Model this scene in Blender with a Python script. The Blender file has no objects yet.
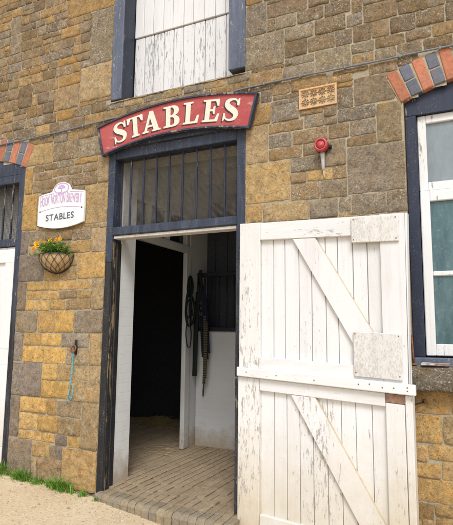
import bpy, bmesh, math, random
from mathutils import Vector, Matrix, noise
from mathutils.geometry import tessellate_polygon
random.seed(7)
R = random.random
U = random.uniform
PI = math.pi
sc = bpy.context.scene
col = sc.collection
DIST = 3.6                      # metres from the camera to the face of the wall (wall face is y = 0)

# ------------------------------------------------------------------ camera
F, CX, CY = 521.6, 226.5, 262.5
yaw, pitch, roll = math.radians(25.82), math.radians(7.73), math.radians(.588)
fw = Vector((-math.sin(yaw)*math.cos(pitch), math.cos(yaw)*math.cos(pitch), math.sin(pitch)))
r0 = Vector((math.cos(yaw), math.sin(yaw), 0)); u0 = r0.cross(fw)
rt = r0*math.cos(roll)+u0*math.sin(roll); up = -r0*math.sin(roll)+u0*math.cos(roll)
cam = bpy.data.objects.new('camera', bpy.data.cameras.new('camera')); col.objects.link(cam)
m3 = Matrix((rt, up, -fw)).transposed()
cam.matrix_world = Matrix.Translation((0, -DIST, 0)) @ m3.to_4x4()
cam.data.sensor_fit = 'VERTICAL'; cam.data.sensor_height = 24
cam.data.lens = F/525*24; cam.data.clip_start = .05; cam.data.clip_end = 2000
sc.camera = cam
O = Vector((0, -DIST, 0))
def ray(x, y): return fw + rt*((x-CX)/F) - up*((y-CY)/F)
def hitY(x, y, Y=0.0): r = ray(x, y); return O + r*((Y-O.y)/r.y)
def hitX(x, y, X): r = ray(x, y); return O + r*(X/r.x)
def hitZ(x, y, Z): r = ray(x, y); return O + r*(Z/r.z)

# ------------------------------------------------------------------ world, sun
w = bpy.data.worlds.new('World'); sc.world = w; w.use_nodes = True
nt = w.node_tree; nt.nodes.clear()
SUN = Vector((.30, -.62, .80)).normalized()      # towards the sun
sky = nt.nodes.new('ShaderNodeTexSky'); sky.sky_type = 'NISHITA'; sky.sun_disc = False
sky.sun_elevation = math.asin(SUN.z); sky.sun_rotation = math.atan2(SUN.x, SUN.y)
sky.air_density = 1.0; sky.dust_density = 2.0; sky.ozone_density = 1.0
hs = nt.nodes.new('ShaderNodeHueSaturation'); hs.inputs['Saturation'].default_value = .30
bg = nt.nodes.new('ShaderNodeBackground'); bg.inputs[1].default_value = .12
wo = nt.nodes.new('ShaderNodeOutputWorld')
nt.links.new(sky.outputs[0], hs.inputs['Color']); nt.links.new(hs.outputs[0], bg.inputs[0]); nt.links.new(bg.outputs[0], wo.inputs[0])
sl = bpy.data.lights.new('sun', 'SUN'); sl.energy = 1.5; sl.angle = math.radians(20); sl.color = (1, .98, .96)
so = bpy.data.objects.new('sun', sl); col.objects.link(so)
so.rotation_euler = (-SUN).to_track_quat('-Z', 'Y').to_euler(); so.location = (3, -6, 8)
sc.view_settings.view_transform = 'Standard'; sc.view_settings.look = 'None'
sc.view_settings.gamma = 1; sc.view_settings.exposure = .72
sc.render.engine = 'CYCLES'
sc.cycles.max_bounces = 10; sc.cycles.diffuse_bounces = 6

# ------------------------------------------------------------------ material helpers
class M:
    def __init__(s, name):
        s.m = bpy.data.materials.new(name); s.m.use_nodes = True
        s.t = s.m.node_tree; s.b = s.t.nodes['Principled BSDF']; s.x = 0
        s.tc = s.n('ShaderNodeTexCoord')
    def n(s, k, **kw):
        o = s.t.nodes.new(k)
        for a, v in kw.items(): setattr(o, a, v)
        return o
    def l(s, a, b): s.t.links.new(a, b)
    def mp(s, sx, sy, sz, src=None):
        m = s.n('ShaderNodeMapping'); m.inputs['Scale'].default_value = (sx, sy, sz)
        s.l(src or s.tc.outputs['Object'], m.inputs[0]); return m.outputs[0]
    def noise(s, scale, detail=4, rough=.6, vec=None, dist=0):
        n = s.n('ShaderNodeTexNoise'); n.inputs['Scale'].default_value = scale
        n.inputs['Detail'].default_value = detail; n.inputs['Roughness'].default_value = rough
        n.inputs['Distortion'].default_value = dist
        s.l(vec or s.tc.outputs['Object'], n.inputs['Vector']); return n.outputs['Fac']
    def vor(s, scale, vec=None, feature='F1', out='Distance'):
        n = s.n('ShaderNodeTexVoronoi'); n.feature = feature; n.inputs['Scale'].default_value = scale
        s.l(vec or s.tc.outputs['Object'], n.inputs['Vector']); return n.outputs[out]
    def ramp(s, v, a, b, ca=0., cb=1.):
        n = s.n('ShaderNodeMapRange'); n.inputs['From Min'].default_value = a; n.inputs['From Max'].default_value = b
        n.inputs['To Min'].default_value = ca; n.inputs['To Max'].default_value = cb
        s.l(v, n.inputs['Value']); return n.outputs[0]
    def math(s, op, a, b=None):
        n = s.n('ShaderNodeMath'); n.operation = op; n.use_clamp = False
        for i, v in enumerate((a, b)):
            if v is None: continue
            if isinstance(v, (int, float)): n.inputs[i].default_value = v
            else: s.l(v, n.inputs[i])
        return n.outputs[0]
    def mix(s, f, a, b, mode='MIX'):
        n = s.n('ShaderNodeMix'); n.data_type = 'RGBA'; n.blend_type = mode
        for i, v in ((0, f), (6, a), (7, b)):
            if isinstance(v, (int, float)): n.inputs[i].default_value = v
            elif isinstance(v, tuple): n.inputs[i].default_value = (*v, 1)
            else: s.l(v, n.inputs[i])
        return n.outputs[2]
    def attr(s, name='tint'):
        a = s.n('ShaderNodeAttribute'); a.attribute_name = name; return a
    def sep(s, axis):
        n = s.n('ShaderNodeSeparateXYZ'); s.l(s.tc.outputs['Object'], n.inputs[0])
        return s.math('ADD', n.outputs[2], -1.34) if axis == 2 else n.outputs[axis]      # height above eye level
    def out(s, c=None, rough=.8, bump=None, bs=.3, bd=.01, spec=.3, metal=0):
        if c is not None:
            if isinstance(c, tuple): s.b.inputs['Base Color'].default_value = (*c, 1)
            else: s.l(c, s.b.inputs['Base Color'])
        if isinstance(rough, (int, float)): s.b.inputs['Roughness'].default_value = rough
        else: s.l(rough, s.b.inputs['Roughness'])
        s.b.inputs['Specular IOR Level'].default_value = spec; s.b.inputs['Metallic'].default_value = metal
        if bump is not None:
            b = s.n('ShaderNodeBump'); b.inputs['Strength'].default_value = bs; b.inputs['Distance'].default_value = bd
            s.l(bump, b.inputs['Height']); s.l(b.outputs[0], s.b.inputs['Normal'])
        return s.m

def mat_plain(name, c, rough=.7, var=.25, metal=0, spec=.3, nscale=40):
    m = M(name); n = m.noise(nscale, 5)
    c2 = tuple(max(0, v*(1-var)) for v in c); c3 = tuple(min(1, v*(1+var)) for v in c)
    return m.out(m.mix(m.ramp(n, .3, .7), c2, c3), rough, n, .15, .003, spec, metal)

def mat_stone():
    m = M('ironstone'); a = m.attr()
    base = a.outputs['Color']; lich = a.outputs['Alpha']
    n1 = m.noise(16, 8, .72); n2 = m.noise(85, 6, .75); n4 = m.noise(190, 4, .75)
    c = m.mix(m.ramp(n1, .32, .70), m.mix(1., base, (.58, .55, .52), 'MULTIPLY'), m.mix(1., base, (1.32, 1.30, 1.24), 'MULTIPLY'))
    # iron staining in ochre veins and patches
    rust = m.ramp(m.noise(11, 8, .75, None, .6), .50, .66)
    c = m.mix(m.math('MULTIPLY', rust, .55), c, m.mix(1., base, (1.40, 1.02, .50), 'MULTIPLY'))
    c = m.mix(m.ramp(n2, .52, .66, 0, .75), c, m.mix(1., base, (.34, .29, .24), 'MULTIPLY'))
    c = m.mix(m.ramp(n4, .54, .66, 0, .55), c, m.mix(1., base, (1.85, 1.85, 1.8), 'MULTIPLY'))
    # grey weather crust and white lichen specks, stronger on stones with a high alpha
    g = m.math('MULTIPLY', m.ramp(m.noise(26, 8, .8), .46, .60), m.math('MULTIPLY', lich, .85))
    c = m.mix(g, c, m.mix(n4, (.13, .118, .10), (.34, .315, .275)))
    sp = m.ramp(m.noise(78, 5, .8), .545, .60)
    sp = m.math('MULTIPLY', sp, m.ramp(m.noise(8, 4, .65), .34, .54))
    c = m.mix(m.math('MULTIPLY', sp, m.ramp(lich, .05, .55, .06, .95)), c, (.56, .545, .505))
    big = m.ramp(m.noise(1.1, 5, .65), .32, .68)
    c = m.mix(big, m.mix(1., c, (.84, .82, .80), 'MULTIPLY'), m.mix(1., c, (1.10, 1.09, 1.06), 'MULTIPLY'))
    h = m.math('ADD', m.math('MULTIPLY', n1, .6), m.math('MULTIPLY', n2, .6))
    h = m.math('ADD', h, m.math('MULTIPLY', n4, .35))
    pit = m.ramp(m.noise(48, 5, .75), .25, .42, -.55, 0)
    h = m.math('ADD', h, pit)
    return m.out(c, .95, h, 1., .015, .10)
def mat_mortar():
    m = M('lime_mortar'); n1 = m.noise(60, 6, .75); n2 = m.noise(6, 4)
    z = m.sep(2)
    c = m.mix(m.ramp(n2, .35, .65), (.40, .345, .245), (.52, .46, .345))
    c = m.mix(m.ramp(z, .3, 1.3), c, m.mix(1., c, (1.06, 1.06, 1.06), 'MULTIPLY'))
    c = m.mix(m.ramp(n1, .3, .75), m.mix(1., c, (.6, .58, .55), 'MULTIPLY'), c)
    return m.out(c, .97, n1, .7, .008, .1)
def mat_tint(name, rough=.85, nscale=35, bs=.4, bd=.004, lo=.75, hi=1.2, dirt=None, spec=.2):
    m = M(name); a = m.attr(); n = m.noise(nscale, 6, .7)
    c = m.mix(m.ramp(n, .3, .7), m.mix(1., a.outputs['Color'], (lo,)*3, 'MULTIPLY'), m.mix(1., a.outputs['Color'], (hi,)*3, 'MULTIPLY'))
    if dirt:
        d = m.ramp(m.noise(6, 6, .7), .48, .68)
        c = m.mix(m.math('MULTIPLY', d, dirt[1]), c, dirt[0])
    return m.out(c, rough, n, bs, bd, spec)

def mat_peel(name, paint, under, under2, amount, patch=3., fine=26., zs=.22, dirt=(.42, .385, .33), dirtk=.3, rough=.55, splash=None, lowcol=None, flat=False, vary=.06, ax=2, streak=.22, soft=.018, speck=((.34, .31, .27), .45)):
    """old gloss paint flaking off weathered timber; the grain runs along axis ax"""
    m = M(name)
    s3 = [1, 1, 1]; s3[ax] = zs
    v = m.mp(*s3); g3 = [1, 1, 1]; g3[ax] = .05; vg = m.mp(*g3)
    pos = m.n('ShaderNodeNewGeometry')
    n1 = m.noise(fine, 9, .72, v, .3); n2 = m.noise(patch, 4, .6, v)
    grain = m.noise(90, 5, .7, vg)
    s = m.math('ADD', m.math('ADD', m.math('MULTIPLY', n1, .55), m.math('MULTIPLY', n2, .35)), m.math('MULTIPLY', grain, .12))
    mask = m.ramp(s, 1.02-.5-amount*.5+.0, 1.02-.5-amount*.5+soft)    # 1 where the paint has gone
    lay = m.ramp(s, 1.02-.5-amount*.5-.03, 1.02-.5-amount*.5+.0)       # thin, dull paint round each flake
    p = paint
    pv = m.mix(m.ramp(m.noise(2.2, 5, .6, v), .3, .7), tuple(x*(1-vary) for x in paint), tuple(min(.85, x*(1+vary)) for x in paint))
    if lowcol:
        zz = m.math('ADD', m.sep(2), m.ramp(m.noise(4, 5, .7), 0, 1, -.5, .5))
        pv = m.mix(m.ramp(zz, lowcol[1], lowcol[2]), lowcol[0], pv)
    d = m.ramp(m.noise(5, 7, .72, v), .52, .74)
    pv = m.mix(m.math('MULTIPLY', d, dirtk), pv, dirt)
    pv = m.mix(m.math('MULTIPLY', lay, .35), pv, tuple(x*.8 for x in paint) if not flat else paint)
    stk = m.ramp(m.noise(34, 6, .7, vg), .50, .72)
    pv = m.mix(m.math('MULTIPLY', stk, streak), pv, dirt)
    pv = m.mix(m.math('MULTIPLY', m.ramp(m.noise(120, 5, .8), .56, .63, 0, speck[1]), m.ramp(m.noise(7, 4, .7), .42, .62)), pv, speck[0])
    if splash:
        zz = m.math('ADD', m.sep(2), m.ramp(m.noise(7, 7, .75), 0, 1, -.5, .5))
        pv = m.mix(m.math('MULTIPLY', m.ramp(zz, splash[1], splash[2], 1, 0), splash[3]), pv, splash[0])
    uw = m.mix(m.ramp(grain, .35, .65), under, under2)
    c = m.mix(mask, pv, uw)
    h = m.math('SUBTRACT', m.math('MULTIPLY', grain, .25), m.math('MULTIPLY', mask, .35))
    return m.out(c, m.ramp(mask, 0, 1, rough, .9), h, .8, .004, .35)

def mat_whitewash(name, axis, c=(.57, .58, .58)):
    m = M(name)
    sp = m.n('ShaderNodeSeparateXYZ'); m.l(m.tc.outputs['Object'], sp.inputs[0])
    cb = m.n('ShaderNodeCombineXYZ'); m.l(sp.outputs[axis], cb.inputs[0]); m.l(sp.outputs[2], cb.inputs[1])
    b = m.n('ShaderNodeTexBrick'); b.inputs['Scale'].default_value = 1
    b.inputs['Brick Width'].default_value = .235; b.inputs['Row Height'].default_value = .082
    b.inputs['Mortar Size'].default_value = .006; b.inputs['Mortar Smooth'].default_value = .6
    wob = m.n('ShaderNodeVectorMath'); wob.operation = 'ADD'
    nz = m.n('ShaderNodeTexNoise'); nz.inputs['Scale'].default_value = 9; m.l(m.tc.outputs['Object'], nz.inputs[0])
    sc_ = m.n('ShaderNodeVectorMath'); sc_.operation = 'SCALE'; sc_.inputs['Scale'].default_value = .012
    m.l(nz.outputs['Color'], sc_.inputs[0]); m.l(cb.outputs[0], wob.inputs[0]); m.l(sc_.outputs[0], wob.inputs[1])
    m.l(wob.outputs[0], b.inputs['Vector'])
    n = m.noise(45, 5, .7); d = m.ramp(m.noise(5, 6, .7), .5, .75)
    cc = m.mix(m.math('MULTIPLY', d, .35), c, (.48, .46, .41))
    zz = m.math('ADD', m.sep(2), m.ramp(m.noise(8, 6, .7), 0, 1, -.25, .25))
    cc = m.mix(m.ramp(zz, -1.22, -1.02, .75, 0), cc, (.33, .25, .15))
    cc = m.mix(m.math('MULTIPLY', b.outputs['Fac'], .05), cc, (.40, .39, .36))
    h = m.math('ADD', m.math('MULTIPLY', b.outputs['Fac'], -.55), m.math('MULTIPLY', n, .35))
    return m.out(cc, .8, h, .18, .005, .2)

def mat_ground():
    m = M('compacted_gravel')
    n1 = m.noise(1.9, 8, .7); n2 = m.noise(45, 6, .75); n3 = m.noise(160, 3, .7)
    c = m.mix(m.ramp(n1, .3, .7), (.60, .47, .31), (.74, .615, .44))
    c = m.mix(m.ramp(n2, .3, .75), m.mix(1., c, (.70, .67, .62), 'MULTIPLY'), m.mix(1., c, (1.12, 1.12, 1.12), 'MULTIPLY'))
    vd = m.n('ShaderNodeTexVoronoi'); vd.inputs['Scale'].default_value = 75; m.l(m.tc.outputs['Object'], vd.inputs[0])
    st = m.ramp(vd.outputs['Distance'], .12, .32, 1, 0)
    pick = m.n('ShaderNodeSeparateColor'); m.l(vd.outputs['Color'], pick.inputs[0])
    k = m.math('MULTIPLY', st, m.ramp(pick.outputs[0], .55, .62))
    c = m.mix(m.math('MULTIPLY', k, .75), c, m.mix(pick.outputs[1], (.30, .22, .14), (.66, .58, .46)))
    c = m.mix(m.ramp(n3, .62, .72, 0, .5), c, (.22, .16, .09))
    h = m.math('ADD', m.math('MULTIPLY', n2, .6), m.math('MULTIPLY', k, .8))
    return m.out(c, .95, h, .7, .012, .1)

STONE = mat_stone(); MORTAR = mat_mortar()
WHITE = mat_peel('white_flaking_paint', (.69, .69, .69), (.52, .49, .44), (.36, .33, .29), -.15, patch=2.6, fine=62, dirtk=.22, splash=((.45, .36, .20), -1.45, -.55, .65))
WHITE_H = mat_peel('white_flaking_paint_on_rail', (.69, .69, .69), (.52, .49, .44), (.36, .33, .29), -.20, patch=2.8, fine=50, dirtk=.25, ax=0, splash=((.45, .36, .20), -1.5, -.8, .5))
WHITE_W = mat_peel('white_worn_paint', (.68, .675, .66), (.52, .48, .42), (.36, .32, .27), -.06, patch=3, fine=58, dirtk=.35, splash=((.44, .34, .17), -1.6, -.5, .8))
PATCH = mat_peel('thin_whitewash_on_board', (.66, .645, .62), (.56, .515, .465), (.47, .42, .37), .0, patch=4, fine=95, soft=.10, zs=.5, dirt=(.46, .40, .34), dirtk=.5, rough=.75)
LOFTW = mat_peel('white_paint_worn_to_grey', (.64, .64, .645), (.37, .38, .41), (.24, .25, .27), -.005, patch=2.6, fine=64, zs=.14, dirtk=.3, dirt=(.35, .34, .33), rough=.7)
LOFTN = mat_peel('white_paint_newer', (.66, .66, .66), (.40, .39, .37), (.28, .26, .24), -.15, patch=2.6, fine=36, zs=.14, dirtk=.2, rough=.6)
NAVY = mat_peel('navy_flaking_paint', (.026, .034, .056), (.33, .32, .31), (.16, .13, .10), -.15, patch=3, fine=42, dirt=(.09, .11, .16), dirtk=.5, rough=.5, lowcol=((.012, .012, .014), .25, .75), flat=True, vary=.3, streak=.4, speck=((.40, .39, .37), .5))
NAVY_LOW = mat_peel('black_worn_paint', (.013, .014, .017), (.34, .28, .19), (.20, .15, .09), -.15, patch=5, fine=60, zs=.12, dirt=(.06, .052, .042), dirtk=.5, rough=.6, flat=True, vary=.3, streak=.6, speck=((.32, .26, .18), .6))
BEAD = mat_peel('worn_black_bead', (.014, .014, .016), (.36, .27, .16), (.20, .14, .08), -.035, patch=3, fine=30, zs=.1, dirt=(.06, .05, .04), dirtk=.5, rough=.7, flat=True, vary=.3)
NAVY_L = mat_peel('faded_navy_paint', (.088, .104, .150), (.36, .35, .34), (.20, .19, .19), -.11, patch=3, fine=44, dirt=(.17, .185, .225), dirtk=.6, rough=.6, flat=True, vary=.3, streak=.5, speck=((.50, .50, .50), .6))
NAVY_D = mat_peel('dark_blue_window_paint', (.016, .022, .042), (.30, .29, .28), (.2, .18, .17), -.13, patch=3, fine=34, dirt=(.04, .05, .08), dirtk=.5, rough=.45, flat=True, vary=.3, speck=((.25, .25, .25), .4))
SASH = mat_peel('white_sash_paint', (.68, .685, .685), (.40, .36, .30), (.27, .23, .18), -.10, patch=3, fine=30, dirtk=.3, dirt=(.45, .43, .38), rough=.5)
INNERW = mat_peel('white_inner_paint', (.56, .565, .56), (.35, .30, .24), (.24, .2, .15), -.10, patch=3, fine=26, dirtk=.3, rough=.6, splash=((.30, .22, .12), -1.4, -.95, .8))
IRON = mat_plain('black_iron', (.025, .026, .03), .55, .4, .4)
RUST = mat_plain('rust', (.19, .085, .04), .85, .5, .1)
REDW = mat_plain('bare_reddish_wood', (.28, .17, .12), .9, .35)
WASH_X = mat_whitewash('whitewashed_brick_facing_back', 0); WASH_Y = mat_whitewash('whitewashed_brick_side', 1); WASH_R = mat_whitewash('whitewashed_reveal_lit', 1, (.68, .69, .69))  # whitewash paler on the reveal, darker deeper in: light falloff put into colour
BRICK = mat_tint('arch_brick', .85, 45, .5, .005, .72, 1.22, ((.17, .14, .12), .5))
FLOORB = mat_tint('floor_brick', .8, 40, .5, .003, .68, 1.2, ((.15, .12, .075), .45))
GROUND = mat_ground()

# ------------------------------------------------------------------ mesh helpers
class MB:
    def __init__(s): s.v = []; s.f = []; s.mi = []; s.c = []; s.sm = []
    def add(s, vs, fs, mi=0, c=(1, 1, 1, 1), smooth=False, xf=None):
        o = len(s.v)
        for p in vs:
            p = xf(*p) if xf else p
            s.v.append(tuple(p)); s.c.append(c)
        for f in fs: s.f.append([i+o for i in f]); s.mi.append(mi); s.sm.append(smooth)
    def box(s, x0, x1, y0, y1, z0, z1, bev=.004, mi=0, c=(1, 1, 1, 1), xf=None, jit=0):
        x0, x1 = min(x0, x1), max(x0, x1); y0, y1 = min(y0, y1), max(y0, y1); z0, z1 = min(z0, z1), max(z0, z1)
        b = max(0, min(bev, (x1-x0)*.4, (y1-y0)*.4, (z1-z0)*.4))
        if b <= 0:
            vs = [(x, y, z) for x in (x0, x1) for y in (y0, y1) for z in (z0, z1)]
            fs = [(0, 1, 3, 2), (4, 6, 7, 5), (0, 4, 5, 1), (2, 3, 7, 6), (0, 2, 6, 4), (1, 5, 7, 3)]
            s.add(vs, fs, mi, c, xf=xf); return
        vs = []; idx = {}
        X = (x0, x1); Y = (y0, y1); Z = (z0, z1)
        for i in (0, 1):
            for j in (0, 1):
                for k in (0, 1):
                    sx, sy, sz = (b if i == 0 else -b), (b if j == 0 else -b), (b if k == 0 else -b)
                    for a in range(3):
                        p = [X[i]+sx, Y[j]+sy, Z[k]+sz]; p[a] = (X[i], Y[j], Z[k])[a]
                        idx[(i, j, k, a)] = len(vs); vs.append(tuple(q+(U(-jit, jit) if jit else 0) for q in p))
        fs = []
        g = lambda i, j, k, a: idx[(i, j, k, a)]
        for a in range(3):
            for side in (0, 1):
                q = []
                for (m, n) in ((0, 0), (1, 0), (1, 1), (0, 1)):
                    t = [0, 0, 0]; t[a] = side; o = [d for d in range(3) if d != a]; t[o[0]] = m; t[o[1]] = n
                    q.append(g(*t, a))
                fs.append(q)
        for a in range(3):
            o = [d for d in range(3) if d != a]
            for m in (0, 1):
                for n in (0, 1):
                    t0 = [0, 0, 0]; t1 = [0, 0, 0]; t0[a] = 0; t1[a] = 1
                    for t in (t0, t1): t[o[0]] = m; t[o[1]] = n
                    fs.append([g(*t0, o[0]), g(*t0, o[1]), g(*t1, o[1]), g(*t1, o[0])])
        for i in (0, 1):
            for j in (0, 1):
                for k in (0, 1): fs.append([g(i, j, k, 0), g(i, j, k, 1), g(i, j, k, 2)])
        s.add(vs, fs, mi, c, xf=xf)
    def tube(s, pts, r, n=8, mi=0, c=(1, 1, 1, 1), closed=False, flat=1.0):
        pts = [Vector(p) for p in pts]; N = len(pts); rings = []
        rr = r if isinstance(r, (list, tuple)) else [r]*N
        pv = None; vs = []
        for i, p in enumerate(pts):
            a = pts[(i-1) % N] if (closed or i > 0) else p; b = pts[(i+1) % N] if (closed or i < N-1) else p
            t = (b-a).normalized()
            if pv is None:
                pv = t.cross(Vector((0, 1, 0)));
                if pv.length < .1: pv = t.cross(Vector((1, 0, 0)))
            u = (pv - t*pv.dot(t)).normalized(); pv = u; q = t.cross(u)
            for k in range(n):
                an = 2*PI*k/n; vs.append(p+u*math.cos(an)*rr[i]+q*math.sin(an)*rr[i]*flat)
        fs = []
        for i in range(N if closed else N-1):
            for k in range(n):
                j = (i+1) % N; fs.append([i*n+k, i*n+(k+1) % n, j*n+(k+1) % n, j*n+k])
        if not closed: fs += [list(range(n))[::-1], [(N-1)*n+k for k in range(n)]]
        s.add(vs, fs, mi, c, True)
    def prism(s, loops, y0, y1, mi=0, c=(1, 1, 1, 1), xf=None, smi=None):
        """loops of (x,z), first the outline, then holes; y0 is the face towards the camera"""
        fl = [p for lp in loops for p in lp]; n = len(fl)
        tr = tessellate_polygon([[Vector((p[0], p[1], 0)) for p in lp] for lp in loops])
        vs = [(p[0], y0, p[1]) for p in fl]+[(p[0], y1, p[1]) for p in fl]
        fs = [list(t) for t in tr]+[[i+n for i in t][::-1] for t in tr]
        o = 0
        for lp in loops:
            k = len(lp)
            for i in range(k): fs.append([o+i, o+(i+1) % k, n+o+(i+1) % k, n+o+i])
            o += k
        k0 = len(s.mi); s.add(vs, fs, mi, c, xf=xf)
        if smi is not None:
            for k in range(k0+2*len(tr), len(s.mi)): s.mi[k] = smi
    def strip(s, lo, hi, y0, y1, mi=0, c=(1, 1, 1, 1), xf=None):
        """band between two equally long rows of (x,z) points"""
        n = len(lo)
        vs = [(p[0], y, p[1]) for y in (y0, y1) for r in (lo, hi) for p in r]
        fs = []
        for i in range(n-1):
            fs += [[i, i+1, n+i+1, n+i], [2*n+i, 3*n+i, 3*n+i+1, 2*n+i+1], [i, 2*n+i, 2*n+i+1, i+1], [n+i, n+i+1, 3*n+i+1, 3*n+i]]
        fs += [[0, n, 3*n, 2*n], [n-1, 3*n-1, 4*n-1, 2*n-1]]
        s.add(vs, fs, mi, c, xf=xf)
    def lathe(s, prof, org, axis='z', n=24, mi=0, c=(1, 1, 1, 1)):
        vs = []; 
        for (r, h) in prof:
            for k in range(n):
                a = 2*PI*k/n
                if axis == 'z': vs.append((org[0]+r*math.cos(a), org[1]+r*math.sin(a), org[2]+h))
                else: vs.append((org[0]+r*math.cos(a), org[1]-h, org[2]+r*math.sin(a)))
        fs = []
        for i in range(len(prof)-1):
            for k in range(n): fs.append([i*n+k, i*n+(k+1) % n, (i+1)*n+(k+1) % n, (i+1)*n+k])
        fs.append([(len(prof)-1)*n+k for k in range(n)]); fs.append(list(range(n))[::-1])
        s.add(vs, fs, mi, c, True)

ORG = {}
def build(name, mb, mats, parent=None, smooth_angle=None):
    if not isinstance(mats, (list, tuple)): mats = [mats]
    off = ORG.get(parent, Vector((0, 0, 0))) if parent else Vector((0, 0, 0))
    me = bpy.data.meshes.new(name)
    me.from_pydata([tuple(Vector(v)-off) for v in mb.v], [], mb.f)
    for m in mats: me.materials.append(m)
    me.polygons.foreach_set('material_index', mb.mi); me.polygons.foreach_set('use_smooth', mb.sm)
    at = me.color_attributes.new('tint', 'FLOAT_COLOR', 'POINT')
    at.data.foreach_set('color', [q for c in mb.c for q in (c if len(c) == 4 else (*c, 1))])
    bm = bmesh.new(); bm.from_mesh(me); bmesh.ops.recalc_face_normals(bm, faces=bm.faces); bm.to_mesh(me); bm.free()
    me.update()
    o = bpy.data.objects.new(name, me); col.objects.link(o)
    if parent: o.parent = parent; ORG[o] = off
    return o
def thing(name, label, cat, loc=(0, 0, 0), group=None):
    o = bpy.data.objects.new(name, None); col.objects.link(o); o.location = loc; o.empty_display_size = .1
    ORG[o] = Vector(loc); return tag(o, label, cat, group)
def tag(o, label, cat, group=None, kind=None):
    o['label'] = label; o['category'] = cat
    if group: o['group'] = group
    if kind: o['kind'] = kind
    return o
def solo(name, mb, mats, label, cat, loc, group=None, kind=None):
    """a thing that is one mesh, its origin at its base"""
    o = build(name, mb, mats); o.data.transform(Matrix.Translation(-Vector(loc))); o.location = loc
    return tag(o, label, cat, group, kind)
def nz(x, y, z, s=1.): return noise.noise(Vector((x*s, y*s, z*s)))

# ================================================================== BUILDING
bld = thing('stable_building', 'old golden ironstone stable range with navy doorway, white half doors, loft hatch and brick-arched openings', 'building', (-2.25, 0, -1.34))

# ---- openings in the front wall: x0, x1, z0, z1 (the segmental heads are covered by the arches)
X0, X1, Z0, Z1 = -7.2, 2.2, -2.0, 4.6
DOOR = (-2.915, -1.585, -2.0, 1.61)
LOFT = (-2.93, -1.59, 2.075, 3.75)
WIN = (-.40, .86, -.20, 1.595)
LDOOR = (-5.18, -3.945, -2.0, 1.595)
def arch_top(op, rise=.13):
    xc = (op[0]+op[1])/2; hw = (op[1]-op[0])/2+.0; Rr = hw*hw/(2*rise)+rise/2
    return xc, hw, Rr, op[3]+rise-Rr     # circle centre z
OPS = [DOOR, LOFT, WIN, LDOOR]
# arches occupy a ring above WIN and LDOOR
AH = .235
def in_arch(x, z, pad=0):
    for op in (WIN, LDOOR):
        xc, hw, Rr, zc = arch_top(op)
        d = math.hypot(x-xc, z-zc)
        if z > op[3]-.05 and abs(x-xc) < hw+.06 and d < Rr+AH+pad: return True
    return False

# ---- stones -----------------------------------------------------------------
PAL = {'Y': (0.582, 0.400, 0.172), 'y': (0.494, 0.341, 0.156), 'P': (0.290, 0.242, 0.199), 'B': (0.327, 0.234, 0.129), 'T': (0.438, 0.328, 0.187), 'G': (0.308, 0.252, 0.176), 'D': (0.252, 0.187, 0.113), 'O': (0.400, 0.264, 0.115)}
traced = []   # x0,x1,z0,z1,colour,lichen
def tr(ox, oy, k, rows):
    for (a, b, c, d, kind, li) in rows:
        cx, cy = ox+(a+b)/2/k, oy+(c+d)/2/k
        A = hitY(ox+a/k, cy); B = hitY(ox+b/k, cy); C = hitY(cx, oy+c/k); D = hitY(cx, oy+d/k)
        traced.append((A.x, B.x, D.z, C.z, kind, li))
tr(20, 140, 4.53, [(35, 148, 20, 112, 'T', .3), (152, 266, 8, 98, 'B', .4), (270, 372, -5, 78, 'G', .6), (353, 400, 72, 192, 'T', .3), (63, 110, 114, 148, 'B', .5), (114, 164, 107, 136, 'B', .3), (166, 244, 90, 124, 'G', .5), (250, 350, 74, 106, 'O', .1),
 (75, 145, 146, 182, 'B', .5), (150, 216, 128, 162, 'B', .5), (219, 278, 118, 155, 'B', .4), (284, 348, 104, 142, 'B', .5), (24, 60, 128, 246, 'y', .1), (63, 97, 187, 240, 'B', .5), (100, 162, 180, 225, 'B', .3), (166, 238, 165, 215, 'B', .4), (242, 350, 148, 208, 'B', .4),
 (4, 78, 250, 408, 'y', .15), (294, 396, 194, 372, 'T', .3), (82, 180, 246, 300, 'B', .3), (184, 290, 214, 290, 'B', .3)])
tr(10, 230, 4.53, [(45, 85, 8, 108, 'P', .2), (88, 163, 5, 70, 'G', .8), (166, 224, 0, 48, 'B', .3), (228, 283, 0, 46, 'B', .4), (286, 367, -6, 44, 'B', .6), (370, 435, -6, 97, 'T', .3), (270, 362, 48, 101, 'y', .1), (90, 155, 74, 108, 'T', .3), (160, 264, 52, 100, 'T', .3), (40, 154, 111, 232, 'P', .2), (308, 428, 101, 217, 'y', .15), (264, 303, 106, 160, 'y', .1), (229, 302, 164, 225, 'T', .2), (157, 225, 184, 228, 'y', .1), (157, 225, 105, 180, 'B', .3), (228, 262, 105, 160, 'B', .2),
 (32, 72, 238, 365, 'P', .2), (77, 175, 237, 274, 'Y', 0), (178, 258, 235, 269, 'Y', 0), (262, 368, 228, 265, 'y', .1), (371, 422, 222, 350, 'T', .4), (76, 140, 279, 313, 'Y', 0), (143, 222, 278, 311, 'Y', 0), (226, 302, 276, 311, 'B', .2), (306, 366, 271, 305, 'y', .1), (72, 103, 320, 360, 'Y', 0), (107, 178, 319, 362, 'Y', 0), (182, 248, 318, 360, 'Y', 0), (252, 362, 313, 359, 'B', .2)])
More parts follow.
